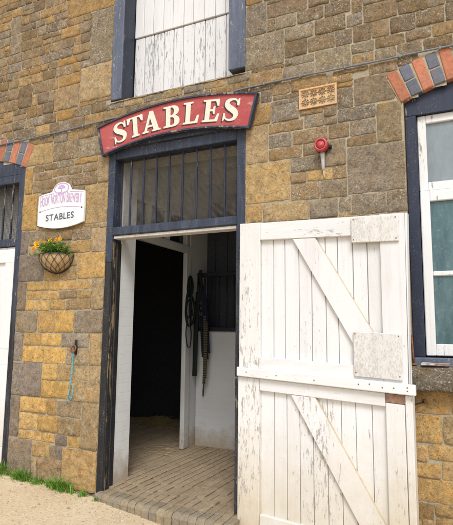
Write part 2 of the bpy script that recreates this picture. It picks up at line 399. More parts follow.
tr(10, 320, 4.53, [(22, 122, -38, 54, 'G', .3), (126, 198, -38, 51, 'y', 0), (204, 288, -42, 51, 'Y', 0), (292, 415, -40, 58, 'G', .4), (14, 57, 59, 188, 'P', .2), (62, 138, 62, 109, 'Y', 0), (142, 232, 63, 116, 'Y', 0), (236, 356, 60, 122, 'G', .8), (361, 410, 64, 206, 'T', .5), (60, 150, 119, 190, 'Y', 0), (155, 252, 126, 196, 'Y', 0), (256, 353, 128, 203, 'T', .4),
 (8, 140, 191, 345, 'P', .15), (146, 213, 200, 270, 'Y', .05), (218, 272, 205, 272, 'y', .1), (142, 268, 278, 353, 'Y', 0), (274, 405, 209, 374, 'T', .6), (0, 42, 342, 515, 'P', .1), (46, 166, 350, 421, 'Y', 0), (170, 208, 358, 420, 'y', .1), (212, 322, 369, 440, 'T', .4)])
tr(0, 400, 4.118, [(82, 155, 50, 120, 'Y', 0), (159, 238, 65, 132, 'Y', 0), (241, 330, 76, 145, 'T', .4), (333, 398, 14, 208, 'T', .5), (77, 168, 124, 164, 'Y', 0), (174, 223, 138, 173, 'Y', 0), (228, 274, 148, 186, 'P', .2), (279, 328, 152, 194, 'Y', 0), (30, 131, 158, 312, 'P', .1), (134, 205, 175, 235, 'y', .2), (208, 250, 190, 243, 'P', .2), (125, 150, 232, 330, 'T', .3), (154, 245, 244, 335, 'B', .2), (256, 390, 202, 372, 'y', .3)])
tr(240, 90, 3.89, [(30, 108, 140, 278, 'T', .25), (22, 193, 285, 434, 'T', .15), (24, 85, 446, 515, 'y', .1), (90, 268, 436, 508, 'T', .3), (271, 380, 425, 497, 'G', .4), (112, 245, 120, 160, 'B', .4), (251, 325, 95, 148, 'G', .7), (115, 198, 172, 222, 'G', .6), (205, 340, 150, 206, 'B', .5), (118, 240, 222, 270, 'B', .3), (245, 310, 208, 250, 'G', .6), (199, 320, 258, 320, 'G', .5), (197, 258, 325, 364, 'B', .3), (262, 360, 308, 352, 'y', .2), (200, 308, 364, 427, 'B', .4), (314, 430, 348, 416, 'G', .5), (35, 120, 60, 135, 'O', .3), (122, 228, 55, 125, 'G', .7)])
tr(320, 90, 4.04, [(232, 330, 50, 212, 'G', .5), (99, 342, 216, 414, 'G', .35), (76, 225, 68, 126, 'G', .6), (36, 118, 133, 190, 'B', .5), (123, 222, 120, 180, 'G', .6), (122, 226, 184, 214, 'B', .5), (131, 268, 414, 500, 'G', .5), (272, 352, 405, 492, 'G', .4)])
tr(245, 0, 4.314, [(10, 92, 22, 150, 'G', .8), (10, 166, 142, 288, 'G', .7), (96, 268, 0, 75, 'D', .5), (273, 360, -18, 28, 'D', .4), (100, 128, 82, 132, 'D', .5), (132, 220, 62, 126, 'G', .6), (226, 340, 32, 100, 'D', .6), (345, 455, 5, 64, 'D', .5), (172, 295, 100, 178, 'G', .6), (301, 430, 66, 146, 'D', .5), (173, 268, 170, 246, 'D', .4), (273, 385, 142, 220, 'D', .6), (390, 475, 128, 195, 'D', .6), (202, 298, 232, 278, 'G', .7), (303, 453, 203, 298, 'G', .7), (166, 298, 276, 340, 'G', .6), (20, 160, 306, 370, 'O', .4), (200, 350, 324, 385, 'O', .3), (356, 470, 300, 356, 'O', .5), (118, 196, 352, 406, 'B', .5)])
tr(350, 0, 4.398, [(62, 206, 12, 95, 'D', .6), (219, 340, -8, 54, 'D', .4), (297, 415, 36, 112, 'D', .4), (176, 286, 62, 146, 'D', .8), (98, 172, 90, 166, 'B', .4), (0, 92, 110, 185, 'D', .7), (420, 480, 8, 86, 'D', .4), (246, 358, 118, 182, 'B', .6), (363, 475, 95, 152, 'B', .4), (112, 240, 148, 202, 'B', .6), (8, 108, 178, 234, 'G', .7), (323, 450, 152, 212, 'D', .5), (208, 316, 184, 236, 'D', .7), (111, 200, 212, 256, 'G', .7), (12, 105, 232, 290, 'O', .7), (86, 206, 262, 330, 'B', .6), (16, 180, 322, 445, 'G', .4), (-60, 75, 300, 345, 'B', .6), (210, 300, 240, 285, 'D', .6)])
tr(405, 380, 3.625, [(-40, 165, 26, 124, 'y', .1), (168, 260, 20, 124, 'y', .1), (-30, 135, 128, 228, 'y', .05), (140, 260, 130, 226, 'T', .1), (-40, 82, 234, 290, 'y', .1), (88, 240, 238, 296, 'y', .05), (-60, 130, 297, 350, 'y', .1), (136, 250, 300, 356, 'y', .1), (-40, 240, 358, 448, 'y', .1), (-60, 105, 450, 497, 'B', .1), (109, 230, 452, 500, 'y', .1)])
# big quoins beside the loft hatch
traced += [(-3.20, -2.945, 2.50, 3.02, 'G', .7), (-3.30, -2.945, 2.14, 2.48, 'T', .8), (-3.62, -3.315, 2.12, 2.34, 'B', .6), (-3.5, -2.945, 3.04, 3.24, 'O', .3)]
U_ = .02
NX = int((X1-X0)/U_); NZ = int((Z1-Z0)/U_)
occ = [bytearray(NX) for _ in range(NZ)]
def mark(x0, x1, z0, z1):
    for j in range(max(0, round((z0-Z0)/U_)), min(NZ, round((z1-Z0)/U_))):
        for i in range(max(0, round((x0-X0)/U_)), min(NX, round((x1-X0)/U_))): occ[j][i] = 1
for op in OPS: mark(*op)
mark(-.56, .95, -.345, -.195); mark(-1.15, -.855, 1.66, 1.84); mark(-3.0, -1.5, 2.0, 2.07)
for j in range(NZ):
    for i in range(NX):
        if in_arch(X0+(i+.5)*U_, Z0+(j+.5)*U_, .0): occ[j][i] = 1
for t in traced: mark(t[0]-.004, t[1]+.004, t[2]-.004, t[3]+.004)
stones = []
def region(x, z):
    """typical block sizes and colours by place"""
    if x < -2.95 and z > 1.55: return (.08, .12), (.10, .24), [('B', 6), ('O', 3), ('D', 4), ('G', 2)], .40
    if z > 1.5: return (.10, .16), (.18, .38), [('D', 4), ('B', 3), ('G', 4), ('O', 1)], .55
    if z > .3: return (.10, .16), (.16, .34), [('B', 3), ('G', 3), ('T', 3), ('y', 1)], .35
    return (.09, .15), (.14, .32), [('Y', 3), ('y', 4), ('T', 2), ('P', 1), ('B', 1)], .1
def pick(ws):
    t = sum(w for _, w in ws)*R()
    for k, w_ in ws:
        t -= w_
        if t <= 0: return k
    return ws[0][0]
# coursed rubble: irregular courses, each filled with blocks where no traced block or opening is
zc_ = Z0
while zc_ < Z1-.02:
    hh = (.085, .125) if zc_ > 1.55 else (.09, .15)
    h = round(U(*hh)/U_)*U_
    j0, j1 = round((zc_-Z0)/U_), min(NZ, round((zc_+h-Z0)/U_))
    if NZ-j1 < 3: j1 = NZ
    i = 0
    def free(i):
        """longest free run of cells of this course in column i"""
        best = (0, 0); st = None
        for j in range(j0, j1+1):
            if j < j1 and not occ[j][i]:
                if st is None: st = j
            elif st is not None:
                if j-st > best[1]-best[0]: best = (st, j)
                st = None
        return best
    while i < NX:
        fr = free(i)
        if fr[1]-fr[0] < 2: i += 1; continue
        run = 1
        while i+run < NX and free(i+run) == fr: run += 1
        a = 0
        while a < run:
            x, z = X0+(i+a)*U_, Z0+fr[0]*U_
            _, ww, ws, li = region(x, z)
            n = max(3, round(U(*ww)*(1 if R() < .85 else .55)/U_))
            if run-a-n < 4: n = run-a if run-a <= 18 else (run-a)//2
            n = min(n, run-a); top = fr[1]
            # now and then a block two courses high, or two thin ones in one course
            if fr[1] == j1 and R() < (.05 if z > 1.5 else .13) and n >= 5:
                t2 = j1
                while t2 < min(NZ, j1+6) and not any(occ[t2][i+a:i+a+n]): t2 += 1
                if t2-j1 >= 5: top = t2-R().__round__()
            parts_ = [(fr[0], top)]
            if top == fr[1] and top-fr[0] >= 6 and R() < .14: m_ = (fr[0]+top)//2; parts_ = [(fr[0], m_), (m_, top)]
            for (q0, q1) in parts_:
                if n*U_ >= .05 and (q1-q0)*U_ >= .035:
                    stones.append((x+.004, x+n*U_-.004, Z0+q0*U_+.004, Z0+q1*U_-.004, pick(ws), max(0, min(1, li+U(-.3, .3)))))
            for j in range(fr[0], top): occ[j][i+a:i+a+n] = b'\1'*n
            a += n
        i += run
    zc_ = Z0+j1*U_
# settle the blocks: part overlapping ones, then let each grow towards its neighbours
NT = len(traced)
rects = [list(t) for t in traced+stones]
for a in range(NT):
    for b in range(a+1, NT):
        p, q = rects[a], rects[b]
        ox = min(p[1], q[1])-max(p[0], q[0]); oz = min(p[3], q[3])-max(p[2], q[2])
        if ox > -.008 and oz > -.008:
            i0, o_ = (0, ox) if ox < oz else (2, oz); g = (o_+.009)/2
            if p[i0]+p[i0+1] < q[i0]+q[i0+1]: p[i0+1] -= g; q[i0] += g
            else: q[i0+1] -= g; p[i0] += g
block = [list(op) for op in OPS]+[[-.555, 1.0, -.345, -.19], [-1.145, -.855, 1.666, 1.828], [-2.98, -1.54, 2.0, 2.07]]
for it in range(2):
    for n_, p in enumerate(rects):
        if in_arch(p[0], p[2], .06) or in_arch(p[1], p[2], .06) or in_arch(p[0], p[3], .06) or in_arch(p[1], p[3], .06): continue
        lim = [.05]*4 if n_ >= NT else [.014]*4
        for q in rects+block:
            if q is p or q[0] > p[1]+.08 or q[1] < p[0]-.08 or q[2] > p[3]+.08 or q[3] < p[2]-.08: continue
            gap = .0105 if len(q) > 4 else .004
            if q[2] < p[3]-.002 and q[3] > p[2]+.002:
                if q[0] >= p[1]-.004: lim[1] = min(lim[1], q[0]-p[1]-gap)
                if q[1] <= p[0]+.004: lim[0] = min(lim[0], p[0]-q[1]-gap)
            if q[0] < p[1]-.002 and q[1] > p[0]+.002:
                if q[2] >= p[3]-.004: lim[3] = min(lim[3], q[2]-p[3]-gap)
                if q[3] <= p[2]+.004: lim[2] = min(lim[2], p[2]-q[3]-gap)
        p[0] -= max(0, lim[0])*.9; p[1] += max(0, lim[1])*.9
        if it: p[2] -= max(0, lim[2])*.9; p[3] += max(0, lim[3])*.9
        else: p[2] -= max(0, lim[2])*.5; p[3] += max(0, lim[3])*.5
wall = MB()
def stone(x0, x1, z0, z1, kind, li, grow=0):
    if x1-x0 < .02 or z1-z0 < .02: return
    if grow: x0 -= grow; x1 += grow; z0 -= grow; z1 += grow
    wv, hv = x1-x0, z1-z0
    nx = max(6, min(30, int(wv/.0145))); n_z = max(6, min(24, int(hv/.0145)))
    base = PAL[kind]; k = U(.86, 1.14); hue = U(-.06, .06)
    c = (base[0]*k*(1+hue*.5), base[1]*k, base[2]*k*(1-hue*2), max(0, min(1, li*U(.35, 1.45))))
    rough = 3.2 if z1 < -.72 and x1-x0 > .2 and x0 > -3.7 and x1 < -2.8 else 1.
    relief = U(.005, .0115)*(1 if rough == 1 else 1.6); sd = U(0, 90); tilt = U(-.006, .006); tilz = U(-.006, .006)
    rad = min(U(.006, .014), wv*.2, hv*.2)
    vs = []; fs = []
    def P(u, v, back):
        x = x0+u*wv; z = z0+v*hv
        # rounded corners
        dx = max(0, rad-(u*wv), rad-(1-u)*wv); dz = max(0, rad-v*hv, rad-(1-v)*hv)
        if dx > 0 and dz > 0:
            d = math.hypot(dx, dz)
            if d > rad:
                f = rad/d; sx = 1 if u < .5 else -1; sz = 1 if v < .5 else -1
                x = x+sx*(dx-dx*f); z = z+sz*(dz-dz*f)
        e = min(u*wv, (1-u)*wv, v*hv, (1-v)*hv)
        wob = .0055
        x += nz(x, sd, z, 14)*wob+nz(x, sd+3, z, 42)*.0045; z += nz(x+50, sd, z, 14)*wob+nz(x+50, sd+3, z, 42)*.0045
        if back: return (x, .03, z)
        ed = 1-(1-min(1, e/.0065))**2
        y = .001-relief*ed - (nz(x, sd, z, 8)*.003+nz(x, sd+9, z, 30)*.0035+nz(x, sd+5, z, 70)*.0025)*ed*rough + tilt*(u-.5)*ed + tilz*(v-.5)*ed
        if e < 1e-6: y = .0005-relief*.45+nz(x, sd+7, z, 24)*.003
        return (x, min(y, .003), z)
    def crisp(a, n, L): return (0, .0065/L)[a] if a < 2 else (1-.0065/L, 1)[a-n+1] if a > n-2 else (a/n)
    for b in range(n_z+1):
        for a in range(nx+1): vs.append(P(crisp(a, nx, wv), crisp(b, n_z, hv), False))
    for b in range(n_z):
        for a in range(nx): fs.append([b*(nx+1)+a, b*(nx+1)+a+1, (b+1)*(nx+1)+a+1, (b+1)*(nx+1)+a])
    per = [a for a in range(nx+1)]+[b*(nx+1)+nx for b in range(1, n_z+1)]+[n_z*(nx+1)+a for a in range(nx-1, -1, -1)]+[b*(nx+1) for b in range(n_z-1, 0, -1)]
    o = len(vs); L = len(per); vs += [vs[p] for p in per]; vs += [(vs[p][0], .03, vs[p][2]) for p in per]
    for q in range(L): fs.append([o+q, o+(q+1) % L, o+L+(q+1) % L, o+L+q])
    wall.add(vs, fs, 0, c, True)
for s_ in rects:
    x0, x1, z0, z1, kd, li = s_
    # keep stones out of the openings
    for op in OPS:
        if x0 < op[1] and x1 > op[0] and z0 < op[3] and z1 > op[2]:
            ov = [(op[1]-x0, 'x0'), (x1-op[0], 'x1'), (op[3]-z0, 'z0'), (z1-op[2], 'z1')]
            d, w_ = min(ov)
            if w_ == 'x0': x0 = op[1]
            elif w_ == 'x1': x1 = op[0]
            elif w_ == 'z0': z0 = op[3]
            else: z1 = op[2]
    if in_arch((x0+x1)/2, (z0+z1)/2): continue
    stone(x0, x1, z0, z1, kd, li)
# mortar sheet with the openings left out
xs = sorted(set([X0+i*.06 for i in range(int((X1-X0)/.06)+1)]+[v for op in OPS for v in op[:2]]))
zs = sorted(set([Z0+i*.06 for i in range(int((Z1-Z0)/.06)+1)]+[v for op in OPS for v in op[2:]]))
def inop(x, z): return any(op[0] < x < op[1] and op[2] < z < op[3] for op in OPS)
edge = set()
vs = []; fs = []
for z in zs:
    for x in xs:
        on = any(abs(x-op[0]) < 1e-6 or abs(x-op[1]) < 1e-6 for op in OPS)
        vs.append((x, .0 if on else .0015+nz(x, 3, z, 12)*.003, z))
nxs = len(xs)
for j in range(len(zs)-1):
    for i in range(nxs-1):
        xm, zm = (xs[i]+xs[i+1])/2, (zs[j]+zs[j+1])/2
        if inop(xm, zm): continue
        hid = False
        for op in (WIN, LDOOR):    # under the curved heads
            xc, hw, Rr, zc = arch_top(op)
            if zm > op[3] and abs(xm-xc) < hw and math.hypot(xm-xc, zm-zc) < Rr: hid = True
        if not hid: fs.append([j*nxs+i, j*nxs+i+1, (j+1)*nxs+i+1, (j+1)*nxs+i])
wall.add(vs, fs, 1, (1, 1, 1, 1), True)
# reveals: stone on the sides of the openings
for op, dep in ((WIN, .30), (LDOOR, .30), (LOFT, .40), (DOOR, .118)):
    c = (*PAL['T'], .1)
    for x in op[:2]:
        n = 14
        v2 = []; f2 = []
        for k in range(n+1):
            z = op[2]+(op[3]-op[2])*k/n
            v2 += [(x, .0, z), (x, dep, z)]
        f2 = [[2*k, 2*k+1, 2*k+3, 2*k+2] for k in range(n)]
        wall.add(v2, f2, 0, c)
    wall.add([(op[0], 0, op[2]), (op[1], 0, op[2]), (op[1], dep, op[2]), (op[0], dep, op[2])], [[0, 1, 2, 3]], 0, c)
    if op in (DOOR, LOFT): wall.add([(op[0], 0, op[3]), (op[1], 0, op[3]), (op[1], dep, op[3]), (op[0], dep, op[3])], [[0, 1, 2, 3]], 0, c)
# rough stone ledge under the loft hatch
for k in range(7):
    a = -2.98+k*.205; b = a+.195
    stone(a, b, 2.0, 2.068+U(-.01, .004), 'T' if k % 2 else 'G', .4)
v2 = []; f2 = []
for i in range(29):
    x = -2.93+1.34*i/28
    for j in range(9):
        y = -.012+.19*j/8
        v2.append((x, y, 2.07+.03*j/8+nz(x, y, 1, 14)*.014-(.012 if j == 0 else 0)))
for i in range(28):
    for j in range(8): f2.append([i*9+j, i*9+j+1, (i+1)*9+j+1, (i+1)*9+j])
wall.add(v2, f2, 0, (*PAL['T'], .3), True)
build('front_wall', wall, [STONE, MORTAR], bld)

# ---- brick arches -----------------------------------------------------------
def arch(op):
    mb = MB(); xc, hw, Rr, zc = arch_top(op)
    a0 = math.asin(hw/Rr)+.012; n = 2*int(Rr*2*a0/.082/2)+1; da = 2*a0/n
    for i in range(n):
        an = -a0+da*(i+.5)
        blue = i % 2 == 1
        def xf(u, y, v, an=an): return (xc+math.sin(an)*(Rr+v)+math.cos(an)*u, y, zc+math.cos(an)*(Rr+v)-math.sin(an)*u)
        bw = Rr*da/2-.0025
        if blue:
            for (v0, v1) in ((0, AH/2-.004), (AH/2+.003, AH)):
                q = U(.8, 1.2); c = tuple(x*q for x in (.125, .132, .165))
                mb.box(-bw, bw, -.012, .16, v0, v1, .006, 0, c, xf, .0015)
        else:
            q = U(.85, 1.15); c = tuple(x*q for x in (.42, .165, .095))
            mb.box(-bw, bw, -.013, .16, 0, AH, .006, 0, c, xf, .0015)
    # lime joints behind the brick faces
    N = 24; rings = [[(xc+math.sin(-a0+2*a0*k/N)*r_, zc+math.cos(-a0+2*a0*k/N)*r_) for k in range(N+1)] for r_ in (Rr+.004, Rr+AH-.004)]
    mb.strip(*rings, -.006, .15, 1)
    return build('brick_arch', mb, [BRICK, MORTAR], bld)
arch(WIN)['label'] = 'arch of alternating red and blue bricks over the sash window'
arch(LDOOR)['label'] = 'arch of alternating red and blue bricks over the barred side door'

# ---- central doorway frame, transom, bars, wire -----------------------------
XL, XR = DOOR[0]+.001, DOOR[1]-.001
frm = MB()
JW = .070
frm.box(XL, XL+JW, -.012, .118, .60, 1.608, .005)
frm.box(XR-JW-.002, XR, -.010, .118, -1.40, 1.608, .005)
frm.box(XL+JW, XR-JW-.002, -.006, .118, 1.520, 1.606, .005)
hd = [(XL+.03+(XR-XL-.06)*k/20, 1.609) for k in range(21)], [(XL+.03+(XR-XL-.06)*k/20, 1.640+.085*(1-(2*k/20-1)**2)) for k in range(21)]
frm.strip(*hd, -.026, -.004)
door_frame = build('door_frame', frm, NAVY, bld); door_frame['label'] = 'navy painted timber frame of the open stable doorway'
low = MB()
low.box(XL+.001, XL+JW-.004, -.012, .055, -1.31, .60, .006)
low.box(XL+JW-.014, XL+JW+.010, .055, .118, -1.285, .78, .006)
bead = MB(); bead.box(XL+JW-.0035, XL+JW+.006, -.004, .054, -1.295, .78, .003)
build('worn_bead', bead, BEAD, door_frame)['label'] = 'edge bead worn to brown wood'
build('jamb_foot', low, NAVY_LOW, door_frame)['label'] = 'worn black lower jamb of the doorway frame'
tb = MB(); tb.box(XL+JW-.003, XR-JW+.001, -.016, .118, .832, .905, .007)
build('transom_bar', tb, NAVY, door_frame)
tb = MB(); tb.box(XL+JW+.001, XR-JW-.003, .004, .100, .806, .8315, .004)
build('door_stop', tb, PATCH, door_frame)
for i, px in enumerate((130.3, 143, 156, 168.6, 182.2, 196.2, 210.3, 224.6)):
    p = hitY(px, 200, .045); b = MB()
    b.box(p.x-.0075, p.x+.0075, .038, .053, .900, 1.525, .003)
    build('window_bar', b, NAVY_D, door_frame)
wire = MB()
YW = .085; xa, xb, za, zb = XL+JW, XR-JW, .905, 1.52
nx_ = 120; nz_ = 64
for i in range(nx_+1):
    x = xa+(xb-xa)*i/nx_; pts = []
    for k in range(12):
        z = za+(zb-za)*k/11; pts.append((x+nz(x, 2, z, 3)*.006, YW+nz(x, 5, z, 2)*.01, z))
    wire.tube(pts, .0010, 3)
for j in range(nz_+1):
    z = za+(zb-za)*j/nz_; pts = []
    for k in range(16):
        x = xa+(xb-xa)*k/15; pts.append((x, YW+.002+nz(x, 5, z, 2)*.01, z+nz(x, 8, z, 3)*.006))
    wire.tube(pts, .0010, 3)
build('wire_mesh', wire, mat_plain('dusty_wire', (.24, .215, .18), .8, .3), door_frame)

# ---- arched-head infill timber and frames for window and side door -----------
def head_piece(op, y0, y1, thick, inset=0):
    """board with a curved top filling the segmental head down to z = op[3]-thick"""
    xc, hw, Rr, zc = arch_top(op); N = 18; a0 = math.asin((hw-.002)/Rr); lp = []
    for k in range(N+1):
        an = -a0+2*a0*k/N; lp.append((xc+math.sin(an)*(Rr-.002), zc+math.cos(an)*(Rr-.002)))
    lp += [(xc+hw-.002, op[3]-thick), (xc-hw+.002, op[3]-thick)]
    mb = MB(); mb.prism([lp], y0, y1); return mb

# ---- right-hand sash window ---------------------------------------------------
wy = .035
wf = head_piece(WIN, wy, wy+.10, .095)
wf.box(WIN[0]+.002, WIN[0]+.075, wy+.001, wy+.10, WIN[2]+.06, WIN[3]-.095, .004)
wf.box(WIN[1]-.075, WIN[1]-.002, wy+.001, wy+.10, WIN[2]+.06, WIN[3]-.095, .004)
window = build('sash_window', wf, NAVY_D, bld); window['label'] = 'white sash window with cloudy teal panes in a dark blue frame'
m = M('dirty_teal_glass')
n = m.noise(9, 7, .72, m.mp(1, 1, .3), .5); n2 = m.noise(40, 4, .7)
up_ = m.ramp(m.sep(2), 2.2, 2.45)
c = m.mix(m.ramp(n, .35, .7), (.032, .080, .095), (.115, .195, .21))
c = m.mix(m.ramp(n2, .58, .75, 0, .5), c, (.28, .33, .32))
m.b.inputs['Transmission Weight'].default_value = .12
GLASS = m.out(c, m.ramp(n, .3, .7, .03, .22), n2, .05, .002, .5)
m = M('reflection_grey_glass')  # dusty upper panes, with a grey-blue reflection put into the colour
n = m.noise(4, 6, .7, m.mp(1, 1, .5)); n2 = m.noise(40, 4, .7)
c = m.mix(m.ramp(n, .35, .7), (.16, .195, .21), (.29, .33, .345))
m.b.inputs['Transmission Weight'].default_value = .12
GLASS2 = m.out(c, m.ramp(n, .3, .7, .02, .16), n2, .05, .002, .6)
def sash(x0, x1, z0, z1, y, st, top, bot, bars_z, glass):
    f = MB()
    f.box(x0, x0+st, y, y+.045, z0, z1, .005); f.box(x1-st, x1, y, y+.045, z0, z1, .005)
    f.box(x0+st, x1-st, y+.001, y+.044, z1-top, z1, .005); f.box(x0+st, x1-st, y+.001, y+.044, z0, z0+bot, .005)
    xm = (x0+x1)/2
    f.box(xm-.016, xm+.016, y+.004, y+.040, z0+bot, z1-top, .005)
    for bz in bars_z:
        f.box(x0+st, xm-.016, y+.005, y+.040, bz-.016, bz+.016, .006); f.box(xm+.016, x1-st, y+.005, y+.040, bz-.016, bz+.016, .006)
    # putty bevels round the panes
    fr = build('sash', f, SASH, window)
    zz = [z0+bot]+[b for b in bars_z]+[z1-top]
    for i in range(len(zz)-1):
        for (a, b) in ((x0+st, xm-.016), (xm+.016, x1-st)):
            g = MB(); lo = zz[i]+(.016 if i > 0 else 0); hi = zz[i+1]-(.016 if i < len(zz)-2 else 0)
            g.box(a-.004, b+.004, y+.022, y+.027, lo-.004, hi+.004, 0)
            build('pane', g, glass, window)
sash(WIN[0]+.078, WIN[1]-.078, .965, WIN[3]-.097, wy+.03, .055, .058, .06, [], GLASS2)
sash(WIN[0]+.080, WIN[1]-.080, WIN[2]+.070, .963, wy+.012, .060, .075, .075, [.402], GLASS)
sillb = MB(); sillb.box(WIN[0]+.003, WIN[1]-.003, wy-.02, wy+.11, WIN[2]+.003, WIN[2]+.058, .006)
build('timber_sill', sillb, NAVY_L, window)
sl_ = MB()
n = 26; v2 = []; f2 = []
prof = [(.10, -.185), (-.02, -.190), (-.085, -.200), (-.105, -.215), (-.108, -.325), (-.095, -.345), (.0, -.347)]
for i in range(n+1):
    x = -.555+1.56*i/n
    for k, (y, z) in enumerate(prof):
        v2.append((x, y+nz(x, k, 0, 9)*.006, z+nz(x, k+7, 0, 7)*.006))
Lp = len(prof)
for i in range(n):
    for k in range(Lp-1): f2.append([i*Lp+k, i*Lp+k+1, (i+1)*Lp+k+1, (i+1)*Lp+k])
f2 += [list(range(Lp)), [n*Lp+k for k in range(Lp)][::-1]]
sl_.add(v2, f2, 0, (.17, .145, .105, .6), True)
build('stone_sill', sl_, STONE, window)
bk = MB(); bk.add([(WIN[0], .8, -.6), (WIN[1], .8, -.6), (WIN[1], .8, 2), (WIN[0], .8, 2)], [[0, 1, 2, 3]])
bk.box(WIN[0]-.3, WIN[1]+.3, .79, .83, -.6, 2., 0)
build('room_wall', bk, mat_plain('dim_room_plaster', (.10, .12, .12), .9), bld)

# ---- loft hatch ---------------------------------------------------------------
lf = MB()
lf.box(LOFT[0]+.002, LOFT[0]+.118, -.012, .16, 2.085, 3.60, .006)
lf.box(LOFT[1]-.150, LOFT[1]-.002, -.012, .16, 2.115, 3.60, .006)
lf.box(LOFT[0]+.002, LOFT[1]-.002, -.010, .16, 3.601, 3.748, .006)
loft = build('loft_hatch', lf, NAVY_L, bld); loft['label'] = 'white boarded loft hatch in a faded navy frame above the red sign'
def boards(x0, x1, z0, z1, y0, y1, n, mats, name, parent, gap=.004, xf=None, bev=.004, zj=0, label=None, jw=.1):
    mb = MB(); ws = [1+U(-jw, jw) for _ in range(n)]; t = sum(ws); x = x0
    for k in range(n):
        wd = (x1-x0)*ws[k]/t
        dy = U(-.0015, .0015)
        mb.box(x+gap/2, x+wd-gap/2, y0+dy, y1+dy, z0+U(-zj, zj), z1, bev, 0, xf=xf); x += wd
    mb.box(x0+.01, x1-.01, y1-.006, y1+.006, z0+.03, z1-.02, 0, xf=xf)       # tongues closing the joints
    o = build(name, mb, mats, parent)
    if label: o['label'] = label
    return o
boards(-2.808, -1.742, 2.13, 2.745, .172, .200, 10, LOFTW, 'lower_boards', loft, .006, zj=.008, label='white boards worn to bare grey wood')
boards(-2.808, -1.742, 2.752, 3.60, .160, .190, 10, LOFTN, 'upper_boards', loft, .004, label='cleaner white boards')
lr = MB(); lr.box(LOFT[0]+.1185, LOFT[0]+.1215, .004, .157, 2.09, 3.60, 0); build('dark_inner_face', lr, NAVY_D, loft)  # thin sheet added so the jamb's inner side is darker than its front
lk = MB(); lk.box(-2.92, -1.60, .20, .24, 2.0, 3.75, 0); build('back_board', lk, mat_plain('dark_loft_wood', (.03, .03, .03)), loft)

# ---- side door at the left edge -------------------------------------------------
sf = head_piece(LDOOR, .004, .10, .055)
sf.box(LDOOR[1]-.078, LDOOR[1]-.002, .0, .105, -1.35, LDOOR[3]-.055, .005)
sf.box(LDOOR[0]+.002, LDOOR[0]+.078, .0, .105, -1.35, LDOOR[3]-.055, .005)
sf.box(LDOOR[0]+.078, LDOOR[1]-.078, .002, .10, .822, .895, .005)
sf.box(LDOOR[0]+.078, LDOOR[1]-.078, .003, .10, 1.455, LDOOR[3]-.055, .005)
side = build('side_door', sf, NAVY, bld); side['label'] = 'closed white side door in a navy frame under a barred light'
for k in range(8):
    x = LDOOR[1]-.078-.115*(k+1); b = MB(); b.box(x-.009, x+.009, .030, .048, .89, 1.46, .003)
    build('window_bar', b, NAVY_D, side)
w2 = MB()
for i in range(60):
    x = LDOOR[0]+.078+i*.018
    w2.tube([(x, .08, .895), (x+.004, .082, 1.2), (x, .08, 1.455)], .0011, 3)
for j in range(32):
    z = .90+j*.0176; w2.tube([(LDOOR[0]+.078, .082, z), (-4.5, .084, z+.003), (LDOOR[1]-.078, .082, z)], .0011, 3)
build('wire_mesh', w2, mat_plain('dark_wire', (.09, .085, .08), .8), side)
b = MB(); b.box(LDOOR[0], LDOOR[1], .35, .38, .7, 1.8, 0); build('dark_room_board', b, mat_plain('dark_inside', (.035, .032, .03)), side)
boards(LDOOR[0]+.080, LDOOR[1]-.080, -1.22, .816, .030, .062, 8, WHITE, 'door_boards', side)
b = MB()
for ra, rb in ((.66, .79), (-.32, -.17), (-1.20, -1.06)):
    b = MB(); b.box(LDOOR[0]+.08, LDOOR[1]-.081, .006, .031, ra, rb, .004); build('rail', b, WHITE_H, side)
b = MB(); b.box(LDOOR[1]-.20, LDOOR[1]-.081, .004, .029, -.17, .66, .004); b.box(LDOOR[1]-.20, LDOOR[1]-.081, .004, .029, -1.06, -.32, .004)
build('stile', b, WHITE, side)

# ---- the white half doors, swung right back beside the doorway --------------------
AL = math.radians(6.5); XH, YH = -1.6, -.07; SAG = .045
def dxf(s, d, t):
    """s along the leaf from the hinge, d towards the wall, t height on the hinge side; the leaves sag"""
    return (XH+s*math.cos(AL)+d*math.sin(AL), YH-s*math.sin(AL)+d*math.cos(AL), t-SAG*s)
def dbar(name, mat, parent, s0, s1, t0, t1, d0=0, d1=.03, bev=.004, label=None):
    mb = MB(); n = max(1, int(max(abs(s1-s0), abs(t1-t0))/.4))
    mb.box(s0, s1, d0, d1, t0, t1, bev, xf=dxf)
    o = build(name, mb, mat, parent)
    if label: o['label'] = label
    return o
EDGE = mat_peel('grimy_board_edge', (.50, .43, .30), (.34, .27, .18), (.24, .19, .13), -.05, patch=3, fine=40, dirt=(.35, .28, .17), dirtk=.5, rough=.8)
def dquad(name, mat, parent, q, d0, d1):
    mb = MB(); mb.prism([[(s, t+SAG*s) for (s, t) in q]], d0, d1, xf=lambda x, y, z: dxf(x, y, z), smi=1 if name == 'brace' else None); return build(name, mb, [mat, EDGE], parent)
def nails(mb, pts, d):
    for (s, t) in pts:
        q = []
        for k in range(7): a = 2*PI*k/7; q.append((s+.0042*math.cos(a), t+.0042*math.sin(a)))
        mb.prism([q], d-.002, d+.003, 1, xf=dxf)
